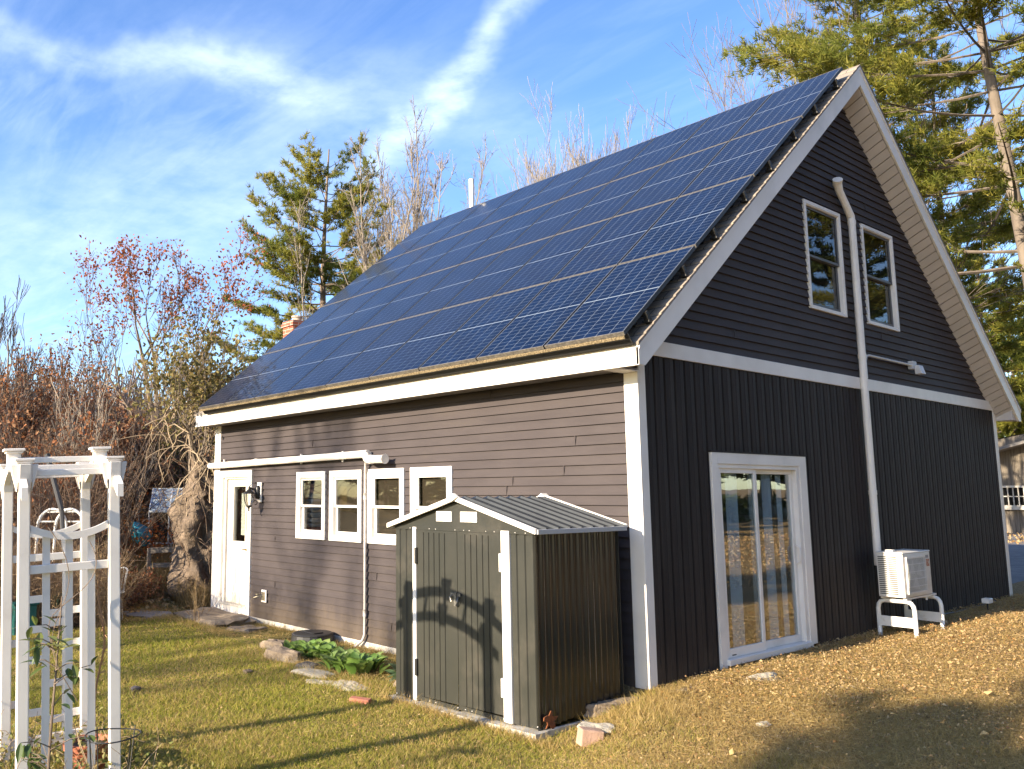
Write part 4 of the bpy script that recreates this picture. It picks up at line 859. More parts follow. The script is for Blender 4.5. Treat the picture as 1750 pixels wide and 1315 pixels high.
g = G(); g.beam((-10.9, -.35, .18), (-10.35, .95, .22), .05, .10); g.beam((-10.9, -.35, -.1), (-10.35, .95, -.08), .05, .08); [g.beam((-10.9+.55*q, -.35+1.3*q, -.5), (-10.9+.55*q, -.35+1.3*q, .22), .06, .06, (1, 0, 0)) for q in (0, .5, 1)]
tag(obj('rail_fence', g, mat('grey_wood', (.20, .17, .14), (.14, .12, .10), .9, 9, stretch=(1, 1, 3)), origin=(-10.6, .3, -.4)), 'short weathered wooden rail behind the red shrub', 'fence')

# barn beyond the driveway
bn = thing('barn', 'weathered grey board barn with a multi-paned window beyond the driveway', 'barn', (-6, 37, -.2))
MBW = mat('weathered_boards', (.22, .185, .145), (.13, .11, .085), .9, 3.0, .5, 12, stretch=(6, 6, .35), dirt=(.12, .10, .085), dscale=2)
bx0, bx1, by0, by1 = -10.2, -4.9, 35.0, 43.0; g = G()
x = bx0
rsb = random.Random(9)
while x < bx1:
    w_ = rsb.uniform(.14, .24); o_ = rsb.uniform(0, .02); g.box(x, min(x+w_-.008, bx1), by0-o_, by0+.03, -.6, 3.0+ (x-bx0)*.0); x += w_
g.box(bx0, bx1, by0+.03, by0+.08, -.6, 3.0); g.box(bx1-.05, bx1, by0+.03, by1, -.6, 3.0); g.prism([(bx0, by0+.0, 3.0), (bx1, by0, 3.0), (bx1, by0, 3.9), (bx0, by0, 2.9)], (0, .05, 0))
obj('wall', g, MBW, bn)
g = G(); g.prism([(bx0-.5, by0-.75, 2.0), (bx1+1.2, by0-.75, 3.9), (bx1+1.2, by0-.75, 4.02), (bx0-.5, by0-.75, 2.12)], (0, 6, 0)); obj('roof', g, mat('barn_shingle', (.24, .22, .20), (.16, .15, .14), .9, 5, .6, 30), bn)
wx0, wx1, wz0, wz1 = -7.75, -6.62, .62, 1.5; g = G(); ring(g, lambda s, o, z: (s, by0-o, z), wx0, wx1, wz0, wz1, .10, .08, .08, .0, .10)
for k in range(1, 5): x = wx0+.1+(wx1-wx0-.2)*k/5; g.box(x-.02, x+.02, by0-.06, by0-.035, wz0+.08, wz1-.08)
g.box(wx0+.1, wx1-.1, by0-.06, by0-.036, (wz0+wz1)/2-.02, (wz0+wz1)/2+.02); g.box(wx0-.15, wx1+.15, by0-.2, by0-.02, wz0-.1, wz0)
wf = obj('window', g, mat('old_white_paint', (.55, .52, .46), (.4, .36, .3), .8, 8), bn)
g = G(); g.box(wx0+.1, wx1-.1, by0-.034, by0-.032, wz0+.08, wz1-.08); obj('pane', g, mat('dark_pane', (.01, .01, .01), None, .05), wf)
# ------------------------------------------------------------------ vegetation
def tris(g, A, B, C_):
    n = len(A); V = np.stack([A, B, C_], 1).reshape(-1, 3); g.add(V, np.arange(3*n).reshape(-1, 3))
def quads(g, A, B, C_, D):
    n = len(A); V = np.stack([A, B, C_, D], 1).reshape(-1, 3); g.add(V, np.arange(4*n).reshape(-1, 4))
def unit(v): return v/(np.linalg.norm(v, axis=-1, keepdims=True)+1e-9)
def leaves(g, P, size, rs, droop=.3):
    """one folded diamond leaf (two triangles) at every point"""
    n = len(P); d = unit(rs.normal(0, 1, (n, 3))-np.array([0, 0, droop])); s = unit(np.cross(d, rs.normal(0, 1, (n, 3))))
    L_ = (size*rs.uniform(.6, 1.3, n))[:, None]; nrm = np.cross(d, s)
    mid = P + d*L_*.5
    quads(g, P, mid+s*L_*.32+nrm*L_*.12, P+d*L_, mid-s*L_*.32+nrm*L_*.12)
def needles(g, C_, D_, k, ln, wd, rs, spread=.75):
    n = len(C_); C2 = np.repeat(C_, k, 0); D2 = unit(np.repeat(D_, k, 0)+rs.normal(0, spread, (n*k, 3)))
    s = unit(np.cross(D2, rs.normal(0, 1, (n*k, 3))))*wd; L_ = (ln*rs.uniform(.6, 1.15, n*k))[:, None]
    B0 = C2 + rs.normal(0, .02, (n*k, 3))
    tris(g, B0-s, B0+s, B0+D2*L_)
def branchy(p, d, ln, r, lev, rs, out_, tips, upw=.25, split=(3, 5), wig=.18, ang=.65, lr=.62, nseg=5, minr=.004):
    """recursive limbs; out_ gets (points, radii, level), tips the ends of the finest twigs"""
    P = [np.array(p, float)]; dd = np.array(d, float)
    for k in range(nseg):
        dd = unit(dd + rs.normal(0, wig, 3)*.6 + np.array([0, 0, upw*.25])); P.append(P[-1]+dd*ln/nseg)
    P = np.array(P); rr = np.linspace(r, max(r*.42, minr), nseg+1); out_.append((P, rr, lev))
    if lev <= 0: tips.append((P[-1], dd)); tips.append((P[nseg//2], dd)); return
    n = rs.randint(split[0], split[1]+1)
    for k in range(n):
        f = rs.uniform(.35, 1.0) if k else 1.0; i0 = min(int(f*nseg), nseg-1); q = P[i0]+(P[i0+1]-P[i0])*(f*nseg-i0)
        base = unit(P[i0+1]-P[i0]); a = unit(np.cross(base, rs.normal(0, 1, 3))); th = rs.uniform(.35, 1.)*ang if k else rs.uniform(0, .3)
        nd = unit(base*math.cos(th)+a*math.sin(th)); r1 = max(rr[i0]*rs.uniform(.5, .75), minr)
        branchy(q, nd, ln*rs.uniform(.75, 1.15)*lr, r1, lev-1, rs, out_, tips, upw, split, wig, ang, lr, nseg if lev > 2 else 4, minr)
def build_tree(name, label, cat, loc, out_, mbark, group=None, extra=None, trunk_lev=None):
    tr = thing(name, label, cat, loc, group=group); g = G(); g2 = G(); top = max(l for _, _, l in out_) if trunk_lev is None else trunk_lev
    for P, r_, l in out_:
        (g if l >= top else g2).tube(P, r_, 8 if l >= top else (5 if l >= 2 else 3), False)
    obj('trunk', g, mbark, tr, smooth=True); cr = obj('crown', g2, mbark, tr)
    if extra: obj('foliage', extra[0], extra[1], cr)
    return tr
MBARK = mat('grey_bark', (.185, .15, .12), (.115, .092, .072), .9, 6, .6, 30, stretch=(1, 1, .3))
MBARKP = mat('pale_bark', (.29, .245, .20), (.18, .15, .12), .9, 7, .5, 30, stretch=(1, 1, .3))
MBARKD = mat('brown_bark', (.13, .095, .07), (.20, .15, .11), .9, 7, .6, 30, stretch=(1, 1, .3))
MPINE = leafmat('pine_needles', [(.18, .19, .03), (.27, .265, .04), (.35, .325, .055), (.36, .30, .07)], .6, .55, big=(.12, .16, .03), bigscale=.7)
MPINE2 = leafmat('pine_needles_dark', [(.05, .075, .02), (.08, .11, .025), (.11, .13, .03)], .6, .35)
MOAK = leafmat('oak_leaves', [(.24, .06, .03), (.32, .09, .035), (.38, .13, .04), (.22, .07, .04)], .6, .4)
MORL = leafmat('orange_leaves', [(.40, .13, .03), (.34, .09, .025), (.26, .10, .04), (.45, .2, .05)], .6, .4)
MYEL = leafmat('olive_leaves', [(.17, .145, .05), (.23, .19, .065), (.11, .10, .035), (.27, .18, .06)], .6, .4)

def at(u, dist, v=844):
    """point on the ground in a given direction from the camera position, at a given distance"""
    d = fw + r2*((u-689.3)/1469.16); h = math.hypot(d.x, d.y); x, y = CAM[0]+d.x/h*dist, CAM[1]+d.y/h*dist; return np.array([x, y, gzf(x, y)])
def hz(v, dist):
    d = fw - u2*((v-639.15)/1469.16); return CAM[2]+d.z/math.hypot(d.x, d.y)*dist

# --- white pines: whorled limbs, flat sprays of needle tufts
def pine(label, loc, height, rad, rs, lo=.18, nwh=26, trunk_r=.22, lean=(0, 0), m=MPINE, name='pine_tree', k=11, tl=.17, tw=.011, group=None, shape=.8, sparse=1.0, skip=None, bark=MBARKD):
    tr = thing(name, label, 'tree', tuple(loc), group=group); base = np.array(loc, float)
    n = 14; tt = np.linspace(0, 1, n); P = np.stack([base[0]+lean[0]*tt+.08*np.sin(tt*7), base[1]+lean[1]*tt+.08*np.cos(tt*5), base[2]-.3+(height+.3)*tt], 1)
    g = G(); g.tube(P, trunk_r*(1-tt*.9), 9, False); obj('trunk', g, bark, tr, smooth=True)
    g2 = G(); C_, D_ = [], []
    for w_ in range(nwh):
        f = lo+(1-lo)*(w_+rs.uniform(-.3, .3))/nwh; f = min(max(f, lo), .985)
        p0 = np.array([np.interp(f, tt, P[:, i_]) for i_ in range(3)]); nb = rs.randint(3, 6); a0 = rs.uniform(0, 6.28)
        for b_ in range(nb):
            a = a0+b_*6.283/nb+rs.uniform(-.3, .3); u_ = (1-f)**shape; Lb = rad*(u_*rs.uniform(.55, 1.15)+.10)*(1-.35*math.exp(-((f-lo)/.12)**2)*rs.rand())
            if rs.rand() > sparse: continue
            if skip is not None and skip(p0, a, Lb): continue
            el = rs.uniform(-.12, .28)+.5*f*f; dr = np.array([math.cos(a)*math.cos(el), math.sin(a)*math.cos(el), math.sin(el)])
            m_ = 7; q = np.linspace(0, 1, m_); side = np.array([-math.sin(a), math.cos(a), 0])
            B = p0+dr*Lb*q[:, None]+np.array([0, 0, 1.])*(.10*Lb*q**2.2-.05*Lb*np.sin(q*3.1))[:, None]+side*(rs.uniform(-.08, .08)*Lb*q**2)[:, None]
            g2.tube(B, max(.010, trunk_r*.20*(1-f)+.012)*(1-q*.8), 4, False)
            nt_ = int(6+Lb*7)
            for j_ in range(nt_):
                s = rs.uniform(.28, 1.0); c = np.array([np.interp(s, q, B[:, i_]) for i_ in range(3)]); sg = rs.choice([-1, 1]); th = rs.uniform(.5, 1.1)
                tw_ = Lb*rs.uniform(.12, .34)*(1.15-s*.6); td = unit(dr*math.cos(th)+side*sg*math.sin(th)+np.array([0, 0, rs.uniform(-.05, .25)]))
                E_ = c+td*tw_; g2.tube([c, (c+E_)/2+rs.normal(0, .02, 3), E_], [.007, .005, .003], 3, False)
                nk = max(2, int(tw_/.085)); 
                for r_ in np.linspace(.3, 1, nk): C_.append(c+td*tw_*r_+rs.normal(0, .05, 3)); D_.append(td+np.array([0, 0, .55]))
    C_ = np.array(C_); D_ = unit(np.array(D_)); cr = obj('crown', g2, bark, tr)
    g3 = G(); needles(g3, C_, D_, k, tl, tw, rs); obj('foliage', g3, m, cr); return tr

rs = np.random.RandomState(11)
p = at(556, 28); pine('olive green pine standing left of the bare trees beyond the roof', p, hz(258, 28)-p[2], 4.3, rs, lo=.40, nwh=22, trunk_r=.22, k=11, tl=.19, tw=.014, shape=.5, sparse=.85)
p = at(1800, 19.5); pine('tall white pine with bare grey trunk at the right edge', p, 19, 5.4, rs, lo=.30, nwh=34, trunk_r=.175, lean=(-1.0, .6), k=11, tl=.19, tw=.011, shape=.42, sparse=.66, bark=MBARK, skip=lambda p0, a, Lb: p0[0]+math.cos(a)*Lb < .9 and p0[2]-.3 < zr(min(max(p0[1]+math.sin(a)*Lb, 5), 10))+.6)
p = at(1522, 25); pine('white pine rising directly behind the gable peak', p, 19.5, 3.7, rs, lo=.42, nwh=22, trunk_r=.25, k=11, tl=.20, tw=.013, shape=.5, sparse=.7, bark=MBARK)
p = at(1640, 30); pine('slim white pine behind the right rake between two larger pines', p, 15.5, 4.0, rs, lo=.32, nwh=20, trunk_r=.2, k=10, tl=.22, tw=.015, shape=.6, sparse=.9)
p = at(1410, 31); pine('short dark pine top showing over the panels left of the gable peak', p, 15.2, 3.8, rs, lo=.5, nwh=16, trunk_r=.2, k=10, tl=.22, tw=.015, m=MPINE2)
p = at(1735, 56); pine('yellow green pine above the barn roof', p, 12, 4.6, rs, lo=.08, nwh=20, trunk_r=.2, k=10, tl=.3, tw=.025, shape=.7)
p = at(1690, 52); pine('distant pale pine behind the barn, half hidden by the house', p, 15, 4.6, rs, lo=.1, nwh=20, trunk_r=.2, k=9, tl=.3, tw=.025, shape=.7)

# --- bare deciduous trees
def bare(label, p, height, rs, name='bare_tree', nst=1, r=.12, spread=.12, m=MBARKP, lev=4, upw=.5, ang=.55, split=(3, 5), extra=None, group=None, frac=.42, lr=.6, wig=.16, minr=.005, lean=(0, 0), trunk_lev=None, ws=1.0):
    out_, tips = [], []
    for s in range(nst):
        a = rs.uniform(0, 6.28); d = unit(np.array([math.cos(a)*spread+lean[0], math.sin(a)*spread+lean[1], 1.]))
        q = np.array(p)+np.array([math.cos(a)*.15*(nst > 1), math.sin(a)*.15*(nst > 1), -.2]); branchy(q, d, height*frac*rs.uniform(.85, 1.1), r, lev, rs, out_, tips, upw, split, wig, ang, lr, 6, minr)
    top = max(P[:, 2].max() for P, _, _ in out_)-p[2]; k = height/top; ws = ws or k
    base = np.array(p); out_ = [((P-base)*np.array([ws, ws, k])+base, rr, l) for P, rr, l in out_]; tips = [((t_-base)*np.array([ws, ws, k])+base, d) for t_, d in tips]
    ex = extra(tips, base, height, rs) if extra else None
    return build_tree(name, label, 'tree', tuple(p), out_, m, group, ex, trunk_lev)
rs = np.random.RandomState(21)
def up_tree(label, u, dist, v, nst=3, **kw):
    p = at(u, dist); return bare(label, p, hz(v, dist)-p[2], rs, nst=nst, **kw)
def upright(label, u, dist, v, nst, rs, m=MBARKP, r=.055, spread=.12, name='bare_tree'):
    p = at(u, dist); h = hz(v, dist)-p[2]; out_ = []
    for s in range(nst):
        a = rs.uniform(0, 6.28) ; hs = h*rs.uniform(.78, 1.0) if s else h; d = unit(np.array([math.cos(a)*spread*rs.uniform(.3, 1.3), math.sin(a)*spread*rs.uniform(.3, 1.3), 1.])); P = [np.array(p)+np.array([math.cos(a), math.sin(a), 0])*.2-np.array([0, 0, .2])]
        for j_ in range(14): d = unit(d+rs.normal(0, .05, 3)+np.array([0, 0, .05])); P.append(P[-1]+d*hs/14)
        P = np.array(P); rr = np.linspace(r*rs.uniform(.7, 1.1), .009, 15); out_.append((P, rr, 4))
        for b_ in range(rs.randint(34, 46)):
            f = rs.uniform(.25, .97); i0 = int(f*14); q = P[i0]+(P[i0+1]-P[i0])*(f*14-i0) if i0 < 14 else P[-1]; a2 = rs.uniform(0, 6.28); th = rs.uniform(.35, .75)
            d2 = unit(np.array([math.cos(a2)*math.sin(th), math.sin(a2)*math.sin(th), math.cos(th)])); L2 = h*(.26*(1-f)+.055)*rs.uniform(.5, 1.2); B = [q]
            for j_ in range(6): d2 = unit(d2+rs.normal(0, .08, 3)+np.array([0, 0, .10])); B.append(B[-1]+d2*L2/6)
            B = np.array(B); out_.append((B, np.linspace(.016*(1-f)+.010, .005, 7), 2))
            for t_ in range(rs.randint(5, 9)):
                k_ = rs.randint(1, 6); e = unit(d2+rs.normal(0, .45, 3))*L2*rs.uniform(.15, .42); out_.append((np.array([B[k_], B[k_]+e*.5+rs.normal(0, .02, 3), B[k_]+e]), np.array([.0065, .0055, .004]), 1))
                e2 = unit(e+rs.normal(0, .3, 3))*L2*.15; m2 = B[k_]+e*.55; out_.append((np.array([m2, m2+e2]), np.array([.005, .0035]), 1))
    return build_tree(name, label, 'tree', tuple(p), out_, m, None, None, 4)
sil = dict(r=.085, spread=.16, upw=.9, ang=.42, split=(4, 6), frac=.50, lr=.55, minr=.009)
upright('multi-stemmed bare tree standing in front of the olive pine', 628, 25, 250, 4, rs)
upright('pale upright bare tree just right of the olive pine', 668, 27, 218, 4, rs)
upright('tallest upright bare tree right of the olive pine', 742, 27, 192, 4, rs)
upright('slim bare tree between the two tallest bare trees', 705, 26, 235, 3, rs)
upright('short bare tree low against the olive pine', 598, 24.5, 300, 3, rs)
upright('bare tree nearest the white vent stack', 795, 29, 272, 2, rs)
up_tree('thin bare treetop over the middle of the ridge', 968, 31, 205, 2, r=.07, spread=.1, upw=.6, ang=.6, split=(4, 5), frac=.42, minr=.006, ws=None, lev=5, lr=.62)
up_tree('low dense bare treetop over the ridge left of the branching bare tree', 1112, 31, 172, 2, r=.07, spread=.28, upw=.5, ang=.7, split=(3, 5), frac=.42, minr=.006, ws=None, lev=5, lr=.62)
up_tree('large branching bare tree left of the gable peak', 1290, 27, -40, 2, r=.12, spread=.30, upw=.35, ang=.85, split=(3, 4), frac=.42, minr=.007, m=MBARK, ws=None, lev=5, lr=.65)
up_tree('bare tree mixed with the pine behind the gable peak', 1400, 30, -90, 2, r=.12, spread=.2, upw=.35, ang=.8, split=(3, 4), frac=.42, minr=.007, m=MBARK, ws=None, lev=5, lr=.65)
def someleaf(mm, size, dens, n0=3, n1=9, sd=.16):
    def f(tips, base, h, rs):
        P = [q+rs.normal(0, sd, (rs.randint(n0, n1), 3)) for q, _ in tips if rs.rand() < dens]
        g = G(); leaves(g, np.vstack(P), size, rs); return (g, mm)
    return f
MBRL = leafmat('brown_leaves', [(.24, .12, .06), (.30, .16, .08), (.20, .10, .06), (.34, .13, .05)], .7, .35)
# red oak
def oakleaf(tips, base, h, rs):
    T = np.array([t_ for t_, _ in tips]); zt = (T[:, 2]-base[2])/h; w_ = np.clip((zt-.55)/.3, .02, 1)
    c1 = np.sin(T[:, 0]*1.7+1)+np.sin(T[:, 1]*1.9+.5)+np.sin(T[:, 2]*2.1); w_ = w_*np.where(c1 > -.1, 1, .12)
    P = []
    for q, ww in zip(T, w_):
        if rs.rand() < ww: P.append(q+rs.normal(0, .16, (rs.randint(5, 13), 3)))
    g = G(); leaves(g, np.vstack(P), .12, rs); return (g, MOAK)
rs = np.random.RandomState(33)
p = at(268, 25); out_, tips = [], []; hh = hz(445, 25)-p[2]; lat_ = np.array([r2.x, r2.y, 0.]); lat_ /= np.linalg.norm(lat_)
T0 = np.array([p+lat_*.25*q*math.sin(q*3)+np.array([0, 0, -.2+hh*.40*q]) for q in np.linspace(0, 1, 7)]); out_.append((T0, np.linspace(.16, .11, 7), 5))
for lx, i0, rr_, ln_ in ((-.62, 5, .055, .36), (-.28, 6, .075, .34), (.08, 6, .07, .35), (.42, 5, .075, .36), (.85, 4, .065, .40), (-.9, 4, .04, .26)):
    d = unit(lat_*lx+np.array([fw.x, fw.y, 0])*rs.uniform(-.25, .25)+np.array([0, 0, 1.])); branchy(T0[i0], d, hh*ln_, rr_, 4, rs, out_, tips, .35, (3, 4), .16, .75, .58, 6, .006)
top_ = max(P[:, 2].max() for P, _, _ in out_)-p[2]
def oak2(tips, base, h, rs):
    T = np.array([t_ for t_, _ in tips]); zt = (T[:, 2]-base[2])/h; lx = (T-base)@lat_; w_ = np.clip((zt-.60)/.22, 0, 1)*np.where(np.abs(lx-.35) < .55, .35, 1.)*.9+.05
    P = [q+rs.normal(0, .15, (rs.randint(4, 11), 3)) for q, ww in zip(T, w_) if rs.rand() < ww*.62]; g = G(); leaves(g, np.vstack(P), .10, rs); return (g, MOAK)
build_tree('oak_tree', 'wide forked oak with dark red leaves in its top', 'tree', tuple(p), out_, MBARKD, None, oak2(tips, p, top_, rs), 5)
p = at(120, 29); bare('thin oak with a few dark red leaves left of the wide oak', p, hz(570, 29)-p[2], rs, 'oak_tree', 1, r=.08, spread=.05, m=MBARKD, lev=4, upw=.5, ang=.6, frac=.45, extra=someleaf(MBRL, .11, .3), minr=.006)
up_tree('slender bare tree at the upper left of the woods', 65, 27, 458, 1, r=.08, spread=.05, upw=.7, ang=.5, split=(3, 5), frac=.5, minr=.008, m=MBARKD)
up_tree('bare tree cut by the left edge of the picture', -5, 25, 480, 1, r=.09, spread=.1, upw=.7, ang=.5, split=(3, 4), frac=.5, minr=.008, m=MBARKD)
# brown-leaved small trees
p = at(120, 23); bare('small tree with sparse rusty leaves behind the arbor top', p, hz(600, 23)-p[2], rs, 'small_tree', 2, r=.06, spread=.2, m=MBARKD, lev=4, upw=.4, ang=.7, extra=someleaf(MBRL, .10, .35), minr=.007)
p = at(200, 22); bare('low tree with orange leaves behind the right arbor post', p, hz(745, 22)-p[2]+.2, rs, 'small_tree', 3, r=.045, spread=.4, m=MBARKD, lev=3, upw=.2, ang=.8, extra=someleaf(MORL, .11, .7, 4, 11), minr=.006)
p = at(110, 21); bare('orange leaved low tree seen above the arbor beam', p, hz(770, 21)-p[2]+.2, rs, 'small_tree', 3, r=.045, spread=.5, m=MBARKD, lev=3, upw=.2, ang=.8, extra=someleaf(MORL, .10, .6, 3, 9), minr=.006)
p = at(255, 22); bare('low tree with orange brown leaves under the wide oak', p, hz(690, 22)-p[2], rs, 'small_tree', 3, r=.05, spread=.3, m=MBARKD, lev=4, upw=.3, ang=.8, extra=someleaf(MBRL, .10, .4), minr=.006)
p = at(20, 22); bare('small rusty leaved tree left of the arbor post', p, hz(600, 22)-p[2], rs, 'small_tree', 2, r=.06, spread=.2, m=MBARKD, lev=4, upw=.4, ang=.7, extra=someleaf(MBRL, .10, .35), minr=.007)

# woods: three shapes of sapling, copied many times
rs = np.random.RandomState(44); GRP = 'bare saplings filling the woods on the left'
protos = []
for k in range(4):
    SLAB = ['thin dark bare sapling in the woods on the left', 'sapling still holding a few brown leaves in the woods on the left', 'thin pale barked sapling in the woods on the left', 'dark many stemmed bare sapling in the woods on the left'][k]; GRP = ['dark bare saplings', 'brown leaved saplings', 'pale barked saplings', 'many stemmed saplings'][k]
    protos.append(bare(SLAB, np.array([-40.-k*3, -20., 0.]), 6.5+k*.6, rs, 'sapling', 2+k % 2, r=.05, spread=.12+.05*k, m=[MBARKD, MBARK, MBARKP, MBARKD][k], lev=3, upw=.6, ang=.5, split=(4, 6), frac=.5, minr=.009, group=GRP, extra=someleaf(MBRL, .09, .22) if k == 1 else None))
first = [True]*4; c_ = 0
for k in range(62):
    u = rs.uniform(-60, 395) if k < 54 else rs.uniform(395, 470); dist = rs.uniform(24, 44) if k > 12 else rs.uniform(20, 25)
    p = at(u, dist)
    if u > 350 and dist < 24: continue
    kk = k % 4; o = protos[kk] if first[kk] else copy_tree(protos[kk]); first[kk] = False
    o.location = tuple(p); s = rs.uniform(.42, .70); o.scale = (s, s, s*rs.uniform(.85, 1.1)); o.rotation_euler = (0, 0, rs.uniform(0, 6.28))

# far wood behind: one brown mass of twigs
def thicket(name, label, u0, u1, d0, d1, n, h0, h1, m, rs, rad=.006, twig=5, leafm=None):
    g = G(); 
    for k in range(n):
        u_ = rs.uniform(u0, u1); p = at(u_, rs.uniform(22.5 if 215 < u_ < 345 and d0 < 20 else d0, d1)); h = rs.uniform(h0, h1); d = unit(np.array([rs.normal(0, .22), rs.normal(0, .22), 1.]))
        P = [p-np.array([0, 0, .1])]; dd = d.copy()
        for j_ in range(5): dd = unit(dd+rs.normal(0, .12, 3)); P.append(P[-1]+dd*h/5)
        P = np.array(P); g.tube(P, np.linspace(rad, rad*.35, 6), 3, False)
        for t_ in range(twig):
            i_ = rs.randint(1, 5); q = P[i_]; e = unit(dd+rs.normal(0, .7, 3))*h*rs.uniform(.1, .3); g.tube([q, q+e*.5+rs.normal(0, .02, 3), q+e], [rad*.6, rad*.45, rad*.25], 3, False)
    return tag(obj(name, g, m), label, None, None, 'stuff')
rs = np.random.RandomState(55)
thicket('brush', 'tangle of bare brown brush under the trees', -80, 400, 16.5, 27, 2600, 1.0, 3.4, mat('brush_twigs', (.22, .15, .10), (.13, .09, .065), .9, 1.5), rs, .010, 5)
thicket('far_woods', 'distant brown woods closing the view', -120, 480, 40, 75, 2600, 4.0, 8.0, mat('far_twigs', (.22, .16, .125), (.16, .115, .09), .9, .2), rs, .06, 7)
g = G()
P = np.array([at(rs.uniform(-120, 480), rs.uniform(38, 70)) for _ in range(24000)]); P[:, 2] += rs.uniform(0, 1, len(P))**1.3*5.0; leaves(g, P, .26, rs)
tag(obj('far_leaves', g, leafmat('far_leaf_mass', [(.20, .115, .065), (.26, .15, .08), (.15, .10, .06), (.22, .09, .05)], .8, .3)), 'brown leaves hanging in the distant woods', None, None, 'stuff')
g = G(); P = np.array([at(u_, rs.uniform(22.5 if 215 < u_ < 345 else 17, 29)) for u_ in rs.uniform(-80, 380, 9000)]); P[:, 2] += rs.uniform(0, 1, len(P))**1.6*3.2; leaves(g, P, .10, rs)
tag(obj('brush_leaves', g, MBRL), 'dead brown leaves clinging to the brush', None, None, 'stuff')

thicket('tall_weeds', 'tall dead weed stalks standing behind the arbor', -60, 212, 14.0, 16.0, 1500, .7, 1.45, mat('weed_stalks', (.34, .24, .13), (.20, .13, .08), .9, 1.5), rs, .006, 6)
thicket('tall_weeds', 'dead weed stalks standing between the arbor and the gnarled trunk', 205, 352, 14.2, 16.6, 520, .35, .8, mat('weed_stalks_gold', (.38, .27, .13), (.24, .15, .08), .9, 1.5), rs, .005, 6)
# gnarled tree with a vine crown
rs = np.random.RandomState(66); gt = thing('gnarled_tree', 'thick twisted old trunk wrapped in vines left of the house corner', 'tree', tuple(at(335, 17.0)))
base = at(335, 17.0); base[2] = -.35; n1_, n2_ = 46, 40; V = []
side = np.array([-math.sin(-.894+0), 0, 0])
rv = np.array(r2)
for i_ in range(n1_+1):
    q = i_/n1_; z = -.25+2.55*q
    cen = base+rv*(.10-.32*q+.28*math.sin(q*2.6)+ (.12 if q > .7 else 0))
    R0 = .40-.10*q+.14*math.exp(-((q-.52)/.16)**2)-.20*sst((q-.68)/.3)+.10*math.exp(-((q-.0)/.2)**2)
    for j_ in range(n2_):
        a = 2*math.pi*j_/n2_; tw_ = a+q*2.2
        r_ = R0*(1+.20*math.sin(5*tw_+3*math.sin(q*6))+.12*math.sin(9*tw_+q*14)+.08*math.sin(3*a-q*17)+.06*math.sin(14*tw_-q*23))+rs.normal(0, .012)
        V.append((cen[0]+r_*math.cos(a), cen[1]+r_*math.sin(a), base[2]+z))
i_ = np.arange(n1_)[:, None]*n2_; j_ = np.arange(n2_)[None]; g = G(); g.add(V, np.stack([i_+j_, i_+(j_+1) % n2_, i_+n2_+(j_+1) % n2_, i_+n2_+j_], -1).reshape(-1, 4))
obj('trunk', g, mat('gnarled_bark', (.21, .155, .11), (.12, .088, .062), .9, 5, 1.0, 16, bdist=.05, dirt=(.07, .055, .045), dscale=1.6), gt, smooth=True)
out_, tips = [], []
for s in range(9):
    a = rs.uniform(0, 6.28); branchy(base+np.array([0, 0, 1.9])+rv*rs.uniform(-.1, .25), unit(np.array([math.cos(a)*.9, math.sin(a)*.9, 1.0])), 1.25, .03, 3, rs, out_, tips, .3, (3, 5), .3, .9, .7, 5, .005)
g = G(); [g.tube(P, r_, 4, False) for P, r_, _ in out_]; cr = obj('crown', g, MBARK, gt)
P = [q+rs.normal(0, .15, (rs.randint(4, 11), 3)) for q, _ in tips if rs.rand() < .55]
g = G(); leaves(g, np.vstack(P), .10, rs); obj('foliage', g, MYEL, cr)
g = G()
for k in range(85):
    a = rs.uniform(0, 6.28); q0 = base+np.array([.45*math.cos(a), .45*math.sin(a), rs.uniform(1.7, 3.4)])+rv*rs.uniform(-.2, .5); P = [q0]; d = unit(rs.normal(0, 1, 3)+np.array([0, 0, .2]))
    for j_ in range(7): d = unit(d+rs.normal(0, .25, 3)-np.array([0, 0, .17])); P.append(P[-1]+d*rs.uniform(.10, .2))
    g.tube(P, rs.uniform(.005, .012), 4, False)
v_ = obj('vine', g, mat('dry_vine', (.36, .28, .19), (.24, .18, .12), .9, 3), gt); v_['kind'] = 'stuff'
p = at(375, 19.5); bare('leafy olive yellow small tree behind the house corner', p, hz(640, 19.5)-p[2], rs, 'small_tree', 4, r=.05, spread=.28, m=MBARK, lev=4, upw=.5, ang=.6, split=(3, 5), extra=someleaf(MYEL, .11, .4, 2, 7), minr=.006)
p = at(318, 23.5); bare('olive brown bushy small tree above the cold frame', p, hz(690, 23.5)-p[2], rs, 'small_tree', 4, r=.05, spread=.3, m=MBARK, lev=4, upw=.4, ang=.7, split=(3, 5), extra=someleaf(MYEL, .10, .35, 3, 8), minr=.006)

# red shrubs
def shrub(label, p, h, wd, m, rs, n=60, lv=2200, size=.05, name='shrub', cat='shrub', twm=MBARKD):
    sh = thing(name, label, cat, tuple(p)); g = G(); T = []
    for k in range(n):
        d = unit(np.array([rs.normal(0, wd), rs.normal(0, wd), 1.])); P = [np.array(p)]; 
        for j_ in range(4): d = unit(d+rs.normal(0, .18, 3)); P.append(P[-1]+d*h*rs.uniform(.16, .28)); T.append(P[-1])
        g.tube(P, [.008, .007, .006, .004, .003], 3, False)
    obj('stem', g, twm, sh)['kind'] = 'stuff'
    T = np.array(T); P = T[rs.randint(0, len(T), lv)]+rs.normal(0, .07*h, (lv, 3)); P = P[P[:, 2] > p[2]+.05]; g = G(); leaves(g, P, size, rs); obj('foliage', g, m, sh); return sh
MRED = leafmat('scarlet_leaves', [(.26, .02, .02), (.18, .03, .02), (.32, .06, .03), (.14, .03, .025)], .6, .4)
rs = np.random.RandomState(77)
shrub('scarlet leaved shrub left of the gnarled trunk', at(258, 17.0), .55, .6, MRED, rs, 40, 700, .05)
